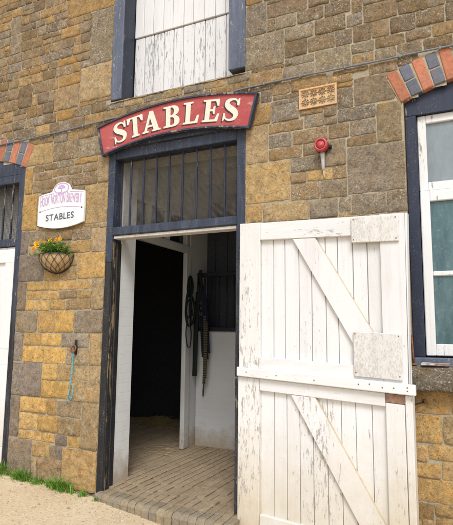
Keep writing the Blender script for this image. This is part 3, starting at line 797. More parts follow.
# upper leaf
T1 = .822
mb = MB(); n = 8; x = .168; ws = [.105, .092, .112, .098, .105, .09, .11, .10, .105]
k = (1.06-.168)/sum(ws)
for wv in ws:
    mb.box(x+.0025, x+wv*k-.0025, .030+U(-.0015, .0015), .052, -.27, .70, .004, xf=dxf); x += wv*k
mb.box(.02, 1.21, .0525, .058, -.28, T1-.01, 0, xf=dxf)
ul = build('upper_half_door', mb, WHITE, bld); ul['label'] = 'upper leaf of the white stable door swung back against the wall'
dbar('stile', WHITE_W, ul, .0, .172, -.262, T1, 0, .046)
dquad('stile', WHITE, ul, [(1.055, -.262-SAG*1.055), (1.198, -.262-SAG*1.2), (1.212, T1-SAG*1.2), (1.055, T1-SAG*1.055)], 0, .046)
dquad('edge_strip', SASH, ul, [(1.203, -.262-SAG*1.2), (1.206, -.262-SAG*1.2), (1.226, T1-SAG*1.2), (1.2135, T1-SAG*1.2)], .008, .056)
dbar('rail', WHITE_H, ul, .174, 1.053, .690, T1-.003, .001, .046)
dbar('rail', WHITE_H, ul, .174, 1.053, -.250, -.157, .001, .046)
dquad('brace', WHITE, ul, [(.437, .668), (.607, .660), (1.045, -.075), (1.045, -.20), (.945, -.20)], .004, .030)
pb = MB(); pb.box(.868, 1.176, -.015, -.001, .640, .812, .004, xf=dxf); nails(pb, [(.885, .795), (.885, .66), (1.16, .795), (1.16, .66)], -.015)
build('patch_board', pb, [PATCH, RUST], ul)['label'] = 'small worn board across the top corner'
pb = MB(); pb.box(.866, 1.170, -.014, -.001, -.225, .060, .004, xf=dxf); nails(pb, [(.88, .045), (1.155, .045), (.88, -.2), (1.155, -.2)], -.014)
build('patch_board', pb, [PATCH, RUST], ul)['label'] = 'greyed square board over the latch side'
# lower leaf
TB = -1.345
mb = MB(); x = .168; ws = [.11, .1, .1, .1, .105, .1, .1, .11, .1]; k = (1.06-.168)/sum(ws)
for wv in ws:
    mb.box(x+.002, x+wv*k-.002, .030+U(-.001, .001), .052, TB+.02, -.36, .003, xf=dxf); x += wv*k
mb.box(.02, 1.22, .0525, .058, TB+.01, -.27, 0, xf=dxf)
ll = build('lower_half_door', mb, WHITE, bld); ll['label'] = 'lower leaf of the white stable door swung back against the wall'
pl = MB(); pl.box(-.002, 1.246, -.030, -.001, -.305, -.240, .005, xf=dxf)
nails(pl, [(.08, -.27), (.32, -.272), (.9, -.27), (.97, -.262), (1.05, -.275), (1.12, -.27), (1.2, -.28), (1.2, -.26), (.6, -.275)], -.030)
build('weather_bar', pl, [WHITE_H, RUST], ll)
dbar('stile', WHITE_W, ll, -.006, .170, TB, -.308, 0, .046)
dbar('stile', WHITE_W, ll, 1.058, 1.172, TB, -.368, 0, .046)
dbar('edge_strip', WHITE_W, ll, 1.176, 1.220, TB, -.31, .003, .056)
dbar('bare_wood_strip', REDW, ll, 1.058, 1.174, -.366, -.308, .002, .046)
dbar('rail', WHITE_H, ll, .172, 1.056, -.392, -.307, .001, .046)
dbar('rail', WHITE_H, ll, .172, 1.056, TB, -1.222, .001, .046)
dquad('brace', WHITE, ll, [(.417, -.413), (.592, -.419), (1.052, -1.165), (1.052, -1.265), (.935, -1.262)], .004, .030)
for leaf, zs_ in ((ul, (.6, -.13)), (ll, (-.5, -1.12))):
    for z in zs_:
        h = MB(); h.tube([(XH-.012, YH+.03, z-.05), (XH-.012, YH+.03, z+.05)], .009, 8)
        build('hinge', h, IRON, leaf)
st_ = MB(); st_.box(XR-.028, XR-.006, -.0135, -.0105, -1.19, -1.06, .002); build('steel_keep', st_, mat_plain('dull_steel', (.55, .55, .54), .4, .2, .6), door_frame)

# ================================================================== INTERIOR
FZ = -1.257
XW = -2.985                               # face of the inner side wall
wl = MB()
YB = 1.77                                 # the low wall facing the door
pA = hitX(175.0, 435, XW+.025); pB = hitX(186.8, 440, XW); zr = hitX(186.6, 253, XW)
Y2 = pB.y; Y1 = Y2-.11                       # post of the inner doorway
ZR = zr.z                                 # top of its head rail
# left reveal
b = MB(); b.box(-3.3, -2.842, .119, .345, FZ-.05, 1.95, .012)
build('reveal', b, WASH_R, bld)
b = MB(); b.box(-1.60, -1.2, .119, .42, FZ-.05, 1.95, .012); build('reveal', b, WASH_Y, bld)
b = MB(); b.box(-2.9, -1.55, .119, .42, 1.55, 1.95, .01); build('lintel', b, mat_plain('pale_lintel', (.5, .47, .4)), bld)
# side wall: beside post up to the corner and on into the stall behind
b = MB()
b.box(XW-.034, XW, Y2+.002, 3.05, FZ-.05, 1.95, .01)
b.box(XW-.034, XW, .346, Y2+.002, ZR+.42, 1.95, 0)
inner = build('inner_wall', b, WASH_Y, bld)
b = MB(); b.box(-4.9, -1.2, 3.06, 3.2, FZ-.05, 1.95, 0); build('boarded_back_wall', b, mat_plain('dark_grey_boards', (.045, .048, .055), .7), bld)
b = MB(); b.box(-1.22, -1.10, .42, 3.06, FZ-.05, 1.95, 0); build('inner_wall', b, WASH_Y, bld)
zt = hitY(215, 331.5, YB).z
b = MB(); b.box(XW+.002, -1.22, YB, YB+.12, FZ-.05, zt, .012); build('low_wall', b, WASH_X, bld)
gt = hitY(215, 272, YB).z
DG = mat_plain('dark_grille_paint', (.022, .024, .03), .5, .3)
g0 = hitY(190.5, 300, YB).x
b = MB()
b.box(g0, -1.22, YB+.01, YB+.07, gt-.05, gt, .005); b.box(g0, -1.22, YB+.01, YB+.07, zt+.001, zt+.05, .005)
b.box(g0, g0+.09, YB+.011, YB+.069, zt+.05, gt-.05, .005)
grille = build('stall_grille', b, DG, bld)
xg = g0+.17
while xg < -1.3:
    b = MB(); b.tube([(xg, YB+.04, zt+.04), (xg, YB+.04, gt-.04)], .009, 8); build('bar', b, DG, grille); xg += .095
# boarding standing just behind the grille
wx = hitY(203.5, 300, YB+.25).x
b = MB()
for k in range(9): b.box(wx+k*.16, wx+k*.16+.155, YB+.25, YB+.28, FZ, gt+.9, .004)
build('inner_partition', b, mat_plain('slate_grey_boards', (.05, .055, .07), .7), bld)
# doorway to the dark stall: post, head rail, fanlight
b = MB(); b.box(XW-.035, XW+.018, Y1, Y2, FZ, ZR-.001, .008); b.box(XW-.09, XW+.022, .36, .44, FZ, ZR-.001, .008)
idf = build('inner_door_frame', b, INNERW, bld); idf['label'] = 'white frame of the inner doorway to the dark stall'
b = MB(); b.box(XW-.035, XW+.021, .36, Y2+.004, ZR, ZR+.085, .008); build('head_rail', b, INNERW, idf)
b = MB(); b.box(XW-.035, XW+.016, .36, Y2, ZR+.40, ZR+.46, .006); build('head_rail', b, INNERW, idf)
for px in (168.2, 187):
    p = hitX(px, 240, XW); b = MB(); b.box(XW-.07, XW+.012, p.y-.022, p.y+.022, ZR+.086, ZR+.40, .004); build('mullion', b, INNERW, idf)
p = hitX(149, 236, XW); b = MB(); b.box(XW-.07, XW+.012, p.y-.02, p.y+.02, ZR+.086, ZR+.40, .004); build('mullion', b, INNERW, idf)
b = MB(); b.box(XW-.045, XW-.04, .4, Y2-.03, ZR+.08, ZR+.41, 0); build('fanlight_pane', b, mat_plain('dark_green_glass', (.02, .035, .03), .15, .3, 0, .5), idf)
# the stall beyond it
DK = mat_plain('grey_stall_plaster', (.34, .32, .29), .9)  # one even grey for the stall walls
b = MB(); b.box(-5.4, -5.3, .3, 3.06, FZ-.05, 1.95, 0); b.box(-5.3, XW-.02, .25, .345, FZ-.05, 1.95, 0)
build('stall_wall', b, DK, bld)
b = MB()
for k in range(14): b.box(-5.3, -5.26, .35+k*.19, .53+k*.19, FZ, .1, .004)
build('stall_boarding', b, mat_plain('tarred_boards', (.07, .06, .05), .8), bld)
# ceiling with beams
b = MB(); b.box(-5.4, -1.1, .12, 3.2, 1.951, 2.03, 0)
for y in (.75, 1.3, 1.85, 2.4): b.box(-5.3, -1.22, y, y+.09, 1.80, 1.95, .01)
build('ceiling', b, mat_plain('limewashed_ceiling', (.38, .345, .285), .9, .15), bld)

# ---- brick floor and worn bullnose doorstep --------------------------------------
fl = MB()
def fbrick(x0, x1, y0, y1, z, drop=0, kind=0, front=False, rowz=0):
    base = random.choice([(.28, .21, .125), (.265, .195, .115), (.295, .22, .135), (.25, .19, .12), (.275, .215, .14)])
    if rowz and not front: base = (.325+rowz*8, .248+rowz*6, .162+rowz*5)
    if front: base = random.choice([(.275, .222, .15), (.24, .198, .14), (.295, .235, .15), (.255, .21, .15)])
    q = U(.95, 1.05); c = tuple(v*q for v in base); g = .0030
    x0 += g; x1 -= g; y0 += .0002; y1 -= .0002
    N = 12 if front else 5; K = 6; vs = []; fs = []; sd = U(0, 50); dz = rowz+U(-.0006, .0006); tx = U(-.0015, .0015)
    for a in range(N+1):
        v = a/N; y = y0+(y1-y0)*v
        for q in range(K+1):
            u = q/K; x = x0+(x1-x0)*u
            e = min(u*(x1-x0), (1-u)*(x1-x0), (.05 if front and v < .5 else v*(y1-y0)+.0075), (1-v)*(y1-y0)+.0075)
            zz = z+dz+tx*(u-.5) - .004*(1-min(1, e/.008))**2 + nz(x, y, 3, 9)*.002+nz(x, y, sd, 30)*.0008
            if front:                          # nose rounded over the front edge
                s_ = max(0, 1-v/.30); zz -= drop*.42*(1-math.sqrt(max(0, 1-s_*s_)))
            vs.append((x+nz(x, y, sd, 12)*.002, y, zz))
    for a in range(N):
        for q in range(K): fs.append([a*(K+1)+q, a*(K+1)+q+1, (a+1)*(K+1)+q+1, (a+1)*(K+1)+q])
    per = list(range(K+1))+[a*(K+1)+K for a in range(1, N+1)]+[N*(K+1)+q for q in range(K-1, -1, -1)]+[a*(K+1) for a in range(N-1, 0, -1)]
    o = len(vs); zb_ = z-.22 if front else z-.05
    L = len(per); vs += [vs[p] for p in per]; vs += [(vs[p][0], vs[p][1], zb_) for p in per]
    for q in range(L): fs.append([o+q, o+(q+1) % L, o+L+(q+1) % L, o+L+q])
    fl.add(vs, fs, 0, (*c, 1), True)
def floorz(x, y): return FZ-.004*(x+2.8)+.0*y - (.03*max(0, .35-y)/.4)*(1 if y < .35 else 0) - .01*max(0, .6-abs(x+2.2))*1.0
def nose_y(x): return -.085-.135*(x+2.84)/1.2
RW = .0715
nrows = int((5.3-1.22)/RW)
for r in range(nrows):
    x0 = -5.3+r*RW; x1 = x0+RW
    xm = (x0+x1)/2
    indoor = -2.842 < xm < -1.58
    y = .346 if xm < -2.84 or xm > -1.6 else None
    if y is None:
        yn = nose_y(xm)+U(-.008, .008)
        fbrick(x0, x1, yn, yn+.15, floorz(xm, 0)-.002, .085, 0, True); y = yn+.15
    rz_ = U(-.0025, .002)
    first = True
    while y < 3.05:
        L_ = .228 if not first else U(.08, .222)
        first = False
        fbrick(x0, x1, y, min(y+L_, 3.06), floorz(xm, y+.1), rowz=rz_); y += L_
fl.box(-5.3, -1.2, .30, 3.06, FZ-.2, FZ-.026, 0, 1); fl.box(-2.84, -1.58, -.04, .30, FZ-.2, FZ-.055, 0, 1)
floor_o = build('brick_floor', fl, [FLOORB, mat_plain('packed_earth', (.15, .12, .075), .95)]); floor_o['kind'] = 'structure'
floor_o['label'] = 'worn buff brick stable floor with rounded doorstep'

# straw on the stall floor
sb = MB(); strw = []
ctr = hitZ(158, 424, FZ)
for k in range(700):
    a = U(0, 2*PI); rr = abs(random.gauss(0, .22)); x = ctr.x+math.cos(a)*rr*1.3; y = ctr.y+math.sin(a)*rr*1.1
    z = FZ+.012+max(0, .09-rr*.25)*R(); L_ = U(.05, .16); d = U(0, PI); s_ = U(-.2, .25)
    p0 = Vector((x-math.cos(d)*L_/2, y-math.sin(d)*L_/2, z)); p1 = Vector((x+math.cos(d)*L_/2, y+math.sin(d)*L_/2, max(FZ+.008, z+s_*L_)))
    c = tuple(v*U(.7, 1.2) for v in (.55, .43, .20))
    sb.tube([p0, (p0+p1)/2+Vector((0, 0, U(0, .012))), p1], .0018, 3, 0, c)
for (px, py) in ((150, 446), (158, 455), (140, 450), (170, 449), (147, 437)):
    c0 = hitZ(px, py, FZ)
    for k in range(6):
        d = U(-.3, .9); L_ = U(.06, .16); x, y = c0.x+U(-.1, .1), c0.y+U(-.1, .1)
        sb.tube([(x, y, FZ+.012), (x+math.cos(d)*L_, y+math.sin(d)*L_, FZ+.014)], .0017, 3, 0, (.45, .35, .16))
STRAW = mat_tint('straw', .8, 30, .2, .002)
so_ = solo('straw', sb, STRAW, 'loose straw scattered on the dark stall floor inside the inner doorway', 'straw', (ctr.x, ctr.y, FZ), kind='stuff')

# ================================================================== THINGS ON THE WALL
# ---- red arched sign
SY0, SY1 = -.072, -.035
sxc, Rb, hb = -2.235, 2.85, .285; szc = 1.646-Rb
def sxf(u, y, v, tilt=.015):
    a = u/(Rb+hb/2); x = sxc+math.sin(a)*(Rb+v); return (x, y, szc+math.cos(a)*(Rb+v)+tilt*(x-sxc))
sg = thing('stables_sign', 'faded red arched board reading STABLES in cream letters above the doorway', 'sign', (sxc, SY1, 1.60))
HL = .752
def arcband(u0, u1, v0, v1, N=36): return [(u0+(u1-u0)*k/N, v0) for k in range(N+1)], [(u0+(u1-u0)*k/N, v1) for k in range(N+1)]
mb = MB(); mb.strip(*arcband(-HL+.012, HL-.012, .012, hb-.012), SY0+.008, SY1, xf=sxf)
m = M('faded_red_sign_paint'); n1 = m.noise(30, 8, .72, m.mp(.25, 1, 1)); n2 = m.noise(4, 5, .6); n3 = m.noise(200, 2, .6)
c = m.mix(m.ramp(n2, .3, .7), (.33, .045, .046), (.40, .085, .080))
c = m.mix(m.ramp(m.noise(14, 7, .78), .48, .64, 0, .7), c, (.40, .11, .10))
c = m.mix(m.ramp(n1, .60, .64, 0, .8), c, (.40, .30, .28)); c = m.mix(m.ramp(n3, .70, .74, 0, .7), c, (.09, .05, .05))
RED = m.out(c, .6, n1, .3, .002, .3)
build('board', mb, RED, sg)
mb = MB()
mb.strip(*arcband(-HL, HL, 0, .0135), SY0-.006, SY1-.001, xf=sxf); mb.strip(*arcband(-HL, HL, hb-.0135, hb), SY0-.006, SY1-.001, xf=sxf)
mb.prism([[(-HL, .017), (-HL+.016, .017), (-HL+.016, hb-.017), (-HL, hb-.017)]], SY0-.006, SY1-.001, xf=sxf); mb.prism([[(HL-.016, .017), (HL, .017), (HL, hb-.017), (HL-.016, hb-.017)]], SY0-.006, SY1-.001, xf=sxf)
build('border', mb, mat_peel('sign_border_paint', (.030, .036, .060), (.3, .28, .26), (.2, .18, .17), -.07, flat=True, dirt=(.08, .09, .12), dirtk=.5, speck=((.3, .3, .3), .4)), sg)
def ribbon(pts):
    """outline from a spine with widths (Catmull-Rom)"""
    P_ = []
    for i in range(len(pts)-1):
        p0 = pts[max(0, i-1)]; p1 = pts[i]; p2 = pts[i+1]; p3 = pts[min(len(pts)-1, i+2)]
        for k in range(4):
            t = k/4; P_.append(tuple(.5*((2*b)+(-a+c_)*t+(2*a-5*b+4*c_-d)*t*t+(-a+3*b-3*c_+d)*t**3) for a, b, c_, d in zip(p0, p1, p2, p3)))
    P_.append(pts[-1]); Lf = []; Rt = []
    for i, p in enumerate(P_):
        a = P_[max(0, i-1)]; b = P_[min(len(P_)-1, i+1)]; dx, dz = b[0]-a[0], b[1]-a[1]; l = math.hypot(dx, dz) or 1
        nx2, nz2 = -dz/l, dx/l; w_ = p[2]/2; Lf.append((p[0]+nx2*w_, p[1]+nz2*w_)); Rt.append((p[0]-nx2*w_, p[1]-nz2*w_))
    return Lf+Rt[::-1]
GL = {
 'T': (.86, [[(.22, 0), (.64, 0), (.64, .07), (.54, .10), (.54, .92), (.66, .92), (.76, .70), (.84, .70), (.84, 1), (.02, 1), (.02, .70), (.10, .70), (.20, .92), (.32, .92), (.32, .10), (.22, .07)]]),
 'L': (.78, [[(0, 0), (.72, 0), (.77, .36), (.68, .36), (.57, .09), (.34, .09), (.34, .91), (.46, .93), (.46, 1), (0, 1), (0, .93), (.12, .91), (.12, .09), (0, .07)]]),
 'E': (.80, [[(0, 0), (.74, 0), (.79, .34), (.70, .34), (.59, .09), (.34, .09), (.34, .46), (.46, .46), (.50, .34), (.57, .34), (.57, .68), (.50, .68), (.46, .55), (.34, .55), (.34, .91), (.57, .91), (.66, .69), (.74, .69), (.72, 1), (0, 1), (0, .93), (.12, .91), (.12, .09), (0, .07)]]),
 'A': (.94, [[(0, 0), (.34, 0), (.34, .07), (.24, .09), (.285, .24), (.555, .24), (.60, .09), (.50, .07), (.50, 0), (.96, 0), (.96, .07), (.86, .09), (.58, 1), (.40, 1), (.10, .09), (0, .07)], [(.315, .33), (.425, .68), (.528, .33)]]),
 'B': (.82, [[(0, 0), (.5, 0), (.64, .02), (.75, .08), (.80, .18), (.80, .30), (.75, .41), (.66, .49), (.58, .52), (.66, .56), (.73, .63), (.75, .73), (.73, .84), (.67, .93), (.57, .98), (.46, 1), (0, 1), (0, .93), (.12, .91), (.12, .09), (0, .07)],
   [(.34, .08), (.44, .08), (.52, .12), (.55, .2), (.55, .32), (.51, .40), (.44, .45), (.34, .45)], [(.34, .55), (.42, .55), (.49, .60), (.51, .68), (.51, .80), (.47, .88), (.41, .92), (.34, .92)]]),
 'S': (.74, [ribbon([(.625, .70, .05), (.60, .84, .055), (.50, .945, .075), (.35, .95, .10), (.19, .88, .17), (.15, .74, .21), (.25, .61, .235), (.42, .50, .25), (.565, .385, .235), (.615, .25, .20), (.55, .11, .15), (.42, .05, .095), (.27, .055, .08), (.14, .14, .06), (.09, .31, .05)])])}
SPUR = {'S': [[(.62, .68), (.70, .68), (.685, 1.0), (.635, 1.0), (.60, .90)], [(.03, .0), (.085, .0), (.125, .10), (.115, .34), (.045, .34)]]}
LH = .185; v0 = .053
lets = MB(); shade = MB()
ctrs = [119.0, 134.3, 150.2, 171, 190.8, 211, 231.2]
for ch, px in zip('STABLES', ctrs):
    X = hitY(px, 148-(px-100)*.24, SY0).x; adv, lps = GL[ch]; wsc = LH*1.06
    uc = (X-sxc)
    for tgt, y0, y1, ox, oz in ((lets, SY0+.0035, SY0+.012, 0, 0), (shade, SY0+.006, SY0+.012, -.011, -.010)):
        for li, grp in enumerate([lps]+[[q] for q in SPUR.get(ch, [])]):
            sh = [[(uc-adv*wsc/2+x*wsc+ox, v0+z*LH+oz) for (x, z) in lp] for lp in grp]
            tgt.prism(sh, y0-.0003*li, y1, xf=sxf)
build('letter_shadow', shade, mat_plain('painted_letter_shade', (.075, .030, .036), .6, .5, nscale=90), sg)
m = M('cream_letter_paint'); n1 = m.noise(40, 7, .75)
CREAM = m.out(m.mix(m.ramp(n1, .62, .66), (.68, .63, .52), (.42, .22, .19)), .6, n1, .2, .002)
build('lettering', lets, CREAM, sg)

# ---- white plaque
PY0, PY1 = -.032, -.012
pcx = -3.435; ptilt = 0
pg = thing('brewery_plaque', 'small white wall plaque with purple brewery lettering and STABLES below it', 'sign', (pcx, PY1, .95))
hw_ = .277
outl = []
zb0, zb1, zt0, zt1 = .985, .943, 1.268, 1.300
for k in range(17): t = -1+2*k/16; outl.append((pcx+hw_*t, zb0-(zb0-zb1)*(1-t*t)))
outl += [(pcx+hw_+.004, (zb0+zt0)/2)]
top = []
for k in range(25):
    t = 1-2*k/24; x = hw_*t; z = zt0+(zt1-zt0)*(1-t*t)
    e = x/.098
    if abs(e) < 1: z = max(z, 1.318+.060*math.sqrt(1-e*e))
    top.append((pcx+x, z))
outl += top+[(pcx-hw_-.004, (zb0+zt0)/2)]
mb = MB(); mb.prism([outl], PY0, PY1)
m = M('plaque_white'); n1 = m.noise(12, 6, .7)
PLW = m.out(m.mix(m.ramp(n1, .55, .8, 0, .4), (.74, .75, .72), (.58, .58, .50)), .45, n1, .05, .002, .4)
build('board', mb, PLW, pg)
PURP = mat_plain('faded_purple', (.48, .33, .53), .5, .12); SLATE = mat_plain('slate_lettering', (.10, .115, .14), .5, .15)
def glyph(txt):
    cu = bpy.data.curves.new('t', 'FONT'); cu.body = txt; cu.size = 1; cu.align_x = 'LEFT'
    o = bpy.data.objects.new('t', cu); col.objects.link(o); bpy.context.view_layer.update()
    me = bpy.data.meshes.new_from_object(o.evaluated_get(bpy.context.evaluated_depsgraph_get()))
    vs = [tuple(v.co) for v in me.vertices]; fs = [list(p.vertices) for p in me.polygons]
    bpy.data.objects.remove(o); bpy.data.curves.remove(cu); bpy.data.meshes.remove(me); return vs, fs
def write(mb, txt, xf, width, h, y, bold=0, wide_first=False, spread=.12):
    gs = []; x = 0
    for i, ch in enumerate(txt):
        if ch == ' ': x += .38; continue
        vs, fs = glyph(ch); mn = min(v[0] for v in vs); mx = max(v[0] for v in vs); k = 1.25 if wide_first and (i == 0 or txt[i-1] == ' ') else 1
        gs.append((x, mn, vs, fs, k)); x += (mx-mn)+spread
    tot = x-spread; s = width/tot
    for (x, mn, vs, fs, k) in gs:
        for n_, (bx, bz) in enumerate([(0, 0)]+([(bold, 0), (0, bold), (bold, bold)] if bold else [])):
            mb.add([xf((x+v[0]-mn)*s-width/2+bx, y-n_*.0001, v[1]/.72*h*k+bz) for v in vs], fs)
mb = MB(); write(mb, 'STABLES', lambda u, y, v: (pcx-.008+u, y, 1.022+v+u*.02), .335, .060, PY0-.0015, .0035)
build('lettering', mb, SLATE, pg)['label'] = 'dark STABLES lettering'
def pxf(u, y, v): t = u/hw_; return (pcx-.005+u, y, 1.153+.028*(1-t*t)+v)
mb = MB(); write(mb, 'HOOK NORTON BREWERY', pxf, .50, .088, PY0-.0015, .0022, True, .10)
build('brand_lettering', mb, PURP, pg)['label'] = 'purple brewery lettering'
mb = MB()
def strip(pts, wd, y):
    q = ribbon([(a, b, wd) for a, b in pts]); mb.prism([q], y, PY0-.0001)
strip([(pcx-.25+.5*k/8, 1.116+.026*(1-(2*k/8-1)**2)) for k in range(9)], .005, PY0-.0016)
strip([(pcx-.272+.17*k/4, 1.262+.016*k/4) for k in range(5)], .005, PY0-.0016); strip([(pcx+.272-.17*k/4, 1.262+.016*k/4) for k in range(5)], .005, PY0-.0016)
ov = [(pcx+.092*math.cos(2*PI*k/24), 1.318+.054*math.sin(2*PI*k/24)) for k in range(24)]; iv = [(pcx+.080*math.cos(2*PI*k/24), 1.318+.044*math.sin(2*PI*k/24)) for k in range(24)]
mb.prism([ov, iv], PY0-.0016, PY0-.0001)
# little tree emblem in the oval
mb.prism([[(pcx-.006, 1.283), (pcx+.006, 1.283), (pcx+.005, 1.32), (pcx-.005, 1.32)]], PY0-.0017, PY0-.0001)
mb.prism([[(pcx-.045, 1.279), (pcx+.045, 1.279), (pcx+.045, 1.284), (pcx-.045, 1.284)]], PY0-.0014, PY0-.0001)
for (dx, dz, r_) in ((-.032, 1.325, .014), (-.018, 1.338, .015), (0, 1.345, .013), (.018, 1.338, .015), (.032, 1.325, .014), (-.012, 1.322, .010), (.013, 1.323, .010)):
    mb.prism([[(pcx+dx+r_*math.cos(2*PI*k/9), dz+r_*.75*math.sin(2*PI*k/9)) for k in range(9)]], PY0-.0018-abs(dx)*.004-r_*.01, PY0-.0001)
build('emblem', mb, PURP, pg)
for dx in (-.252, .252):
    b = MB(); b.lathe([(.008, 0), (.008, .003), (.004, .005)], (pcx+dx, PY0, 1.115), 'y', 10); build('screw', b, RUST, pg)

# ---- wall cable
cb = MB(); pts = [(-7.1, 0, 1.86)]
for (px, py) in ((0, 145), (30, 138.6), (55, 132.8), (83, 126), (110, 119)):
    p = hitY(px, py, -.022); pts.append(tuple(p))
sgl = [(-2.86, -.022, 1.905), (-2.6, -.022, 1.885), (-2.2, -.022, 1.875), (-1.8, -.022, 1.90)]
pts += sgl
for (px, py) in ((240, 89.6), (270, 82.6), (300, 76.3), (330, 70.4), (360, 64.6), (390, 58.4), (420, 52), (453, 45.2)):
    p = hitY(px, py, -.022); pts.append(tuple(p))
pts += [(.6, -.022, 1.945), (2.1, -.022, 1.96)]
fine = []
for a, b in zip(pts[:-1], pts[1:]):
    for k in range(5):
        t = k/5; fine.append((a[0]+(b[0]-a[0])*t, -.022-abs(nz(a[0]+t, 1, 1, 2))*.006, a[2]+(b[2]-a[2])*t+nz(a[0]+(b[0]-a[0])*t, 4, 4, 3)*.004))
cb.tube(fine, .0075, 7)
cable = solo('wall_cable', cb, mat_plain('grey_cable', (.17, .18, .20), .5, .2), 'long thin grey cable clipped across the whole wall behind the red sign', 'cable', (-2.2, -.02, 1.95))
ORG[cable] = Vector((-2.2, -.02, 1.95))
for px, py in ((83, 126), (300, 76.3), (345, 67.5), (400, 56.2), (440, 48), (264, 84), (30, 138.6)):
    p = hitY(px, py, -.022); c_ = MB(); c_.box(p.x-.006, p.x+.006, -.034, -.006, p.z-.012, p.z+.012, .003); build('clip', c_, mat_plain('clip_grey', (.22, .22, .23)), cable)

# ---- terracotta air brick
ab = MB(); ax0, ax1, az0, az1 = -1.143, -.857, 1.668, 1.826
def yy(x, z):
    b = .014
    if x < ax0+b or x > ax1-b or z < az0+b or z > az1-b: return -.016
    px_ = (x-ax0-b)/(ax1-ax0-2*b)*4; pz_ = (z-az0-b)/(az1-az0-2*b)*2
    a = (px_ % 1)*2-1; c_ = (pz_ % 1)*2-1; r_ = math.hypot(a, c_); th = math.atan2(c_, a)/(PI/4)
    if .16 < r_ < .92 and abs(((th+.5) % 1)-.5) < .33: return .05
    return -.006
n1_, n2_ = 104, 56; vs = []; fs = []
for j in range(n2_+1):
    for i in range(n1_+1): x = ax0+(ax1-ax0)*i/n1_; z = az0+(az1-az0)*j/n2_; vs.append((x, yy(x, z), z))
for j in range(n2_):
    for i in range(n1_): fs.append([j*(n1_+1)+i, j*(n1_+1)+i+1, (j+1)*(n1_+1)+i+1, (j+1)*(n1_+1)+i])
ab.add(vs, fs, 0); ab.box(ax0, ax1, -.0155, .05, az0-.001, az0, 0); ab.box(ax0, ax1, -.0155, .05, az1, az1+.001, 0); ab.box(ax0-.001, ax0, -.0155, .05, az0, az1, 0); ab.box(ax1, ax1+.001, -.0155, .05, az0, az1, 0)
m = M('buff_terracotta'); n1 = m.noise(40, 5); ysep = m.sep(1)
AB = m.out(m.mix(m.ramp(n1, .3, .7), (.50, .32, .16), (.60, .40, .22)), .8, n1, .2, .003)
solo('air_brick', ab, AB, 'pierced buff terracotta air brick set in the wall right of the sign', 'air brick', (-1.0, 0, 1.668))

# ---- red alarm sounder with grey conduit
acx, acz = -.962, 1.345
ac = thing('alarm_sounder', 'round red alarm sounder on a short grey conduit under the air brick', 'alarm', (acx, 0, 1.2))
b = MB(); b.lathe([(.043, .0), (.045, .055), (.050, .058), (.050, .088), (.047, .096), (.036, .099), (.034, .094), (.022, .094), (.020, .100), (.0, .102)], (acx, 0, acz), 'y', 28)
m = M('alarm_red'); n1 = m.noise(60, 4); ALR = m.out(m.mix(m.ramp(n1, .3, .7), (.40, .035, .040), (.52, .075, .075)), .4, n1, .05, .001, .45)
build('housing', b, ALR, ac)
b = MB(); b.tube([(acx+.046*math.cos(2*PI*k/28), -.028, acz+.046*math.sin(2*PI*k/28)) for k in range(28)], .004, 6, closed=True)
build('seal', b, IRON, ac); b = MB()
b.tube([(acx+.030*math.cos(2*PI*k/28), -.0955, acz+.030*math.sin(2*PI*k/28)) for k in range(28)], .002, 6, closed=True)
build('groove_ring', b, IRON, ac)
b = MB(); b.box(acx+.035, acx+.062, -.035, -.005, acz-.014, acz+.008, .003); build('side_lug', b, IRON, ac)
b = MB(); b.tube([(acx, -.040, acz-.045), (acx, -.036, acz-.07), (acx, -.026, acz-.16), (acx+.003, -.02, acz-.172)], [.016, .0155, .011, .006], 12)
b.tube([(acx+.003, -.02, acz-.172), (acx+.004, -.018, acz-.215), (acx+.008, -.004, acz-.232)], .0045, 8)
build('conduit', b, mat_plain('grey_white_conduit', (.50, .50, .48), .5, .15), ac)

# ---- iron tie ring with blue twine
rp = hitY(74.3, 349.5, -.02)
tr_ = thing('tie_ring', 'small rusty iron tie ring bolted to the pier below the flower basket', 'tie ring', (rp.x, 0, rp.z))
b = MB(); b.box(rp.x-.004, rp.x+.022, -.022, .0, rp.z+.005, rp.z+.085, .005); b.box(rp.x+.0, rp.x+.018, -.024, .0, rp.z-.045, rp.z+.004, .005); build('staple', b, IRON, tr_)
b = MB(); b.tube([(rp.x+.026*math.cos(2*PI*k/20), -.034+.010*math.sin(2*PI*k/20), rp.z+.004+.030*math.sin(2*PI*k/20)) for k in range(20)], .0065, 8, closed=True); build('ring', b, RUST, tr_)
tw = MB(); zt_ = rp.z-.022
def tl(pts, r=.003):
    f = []
    for a, b_ in zip(pts[:-1], pts[1:]):
        for k in range(4): t = k/4; f.append((a[0]+(b_[0]-a[0])*t, a[1]+(b_[1]-a[1])*t, a[2]+(b_[2]-a[2])*t))
    f.append(pts[-1]); tw.tube(f, r, 6)
x_ = rp.x-.002
tl([(x_+.004, -.040, zt_), (x_+.006, -.034, zt_-.08), (x_+.002, -.03, zt_-.16), (x_-.006, -.03, zt_-.20), (x_-.012, -.03, zt_-.26)], .0036)
tl([(x_-.003, -.044, zt_), (x_+.001, -.036, zt_-.09), (x_-.002, -.034, zt_-.16), (x_-.004, -.032, zt_-.20), (x_-.012, -.033, zt_-.26)], .0036)
tl([(x_-.012, -.033, zt_-.26), (x_-.028, -.03, zt_-.32), (x_-.034, -.03, zt_-.40), (x_-.05, -.028, zt_-.425)])
tl([(x_-.012, -.033, zt_-.255), (x_+.012, -.03, zt_-.29), (x_+.014, -.03, zt_-.36), (x_+.002, -.03, zt_-.40), (x_-.03, -.028, zt_-.37), (x_-.022, -.03, zt_-.30), (x_-.012, -.033, zt_-.262)])
tl([(x_-.030, -.032, zt_-.36), (x_-.038, -.03, zt_-.415), (x_-.02, -.03, zt_-.43)])
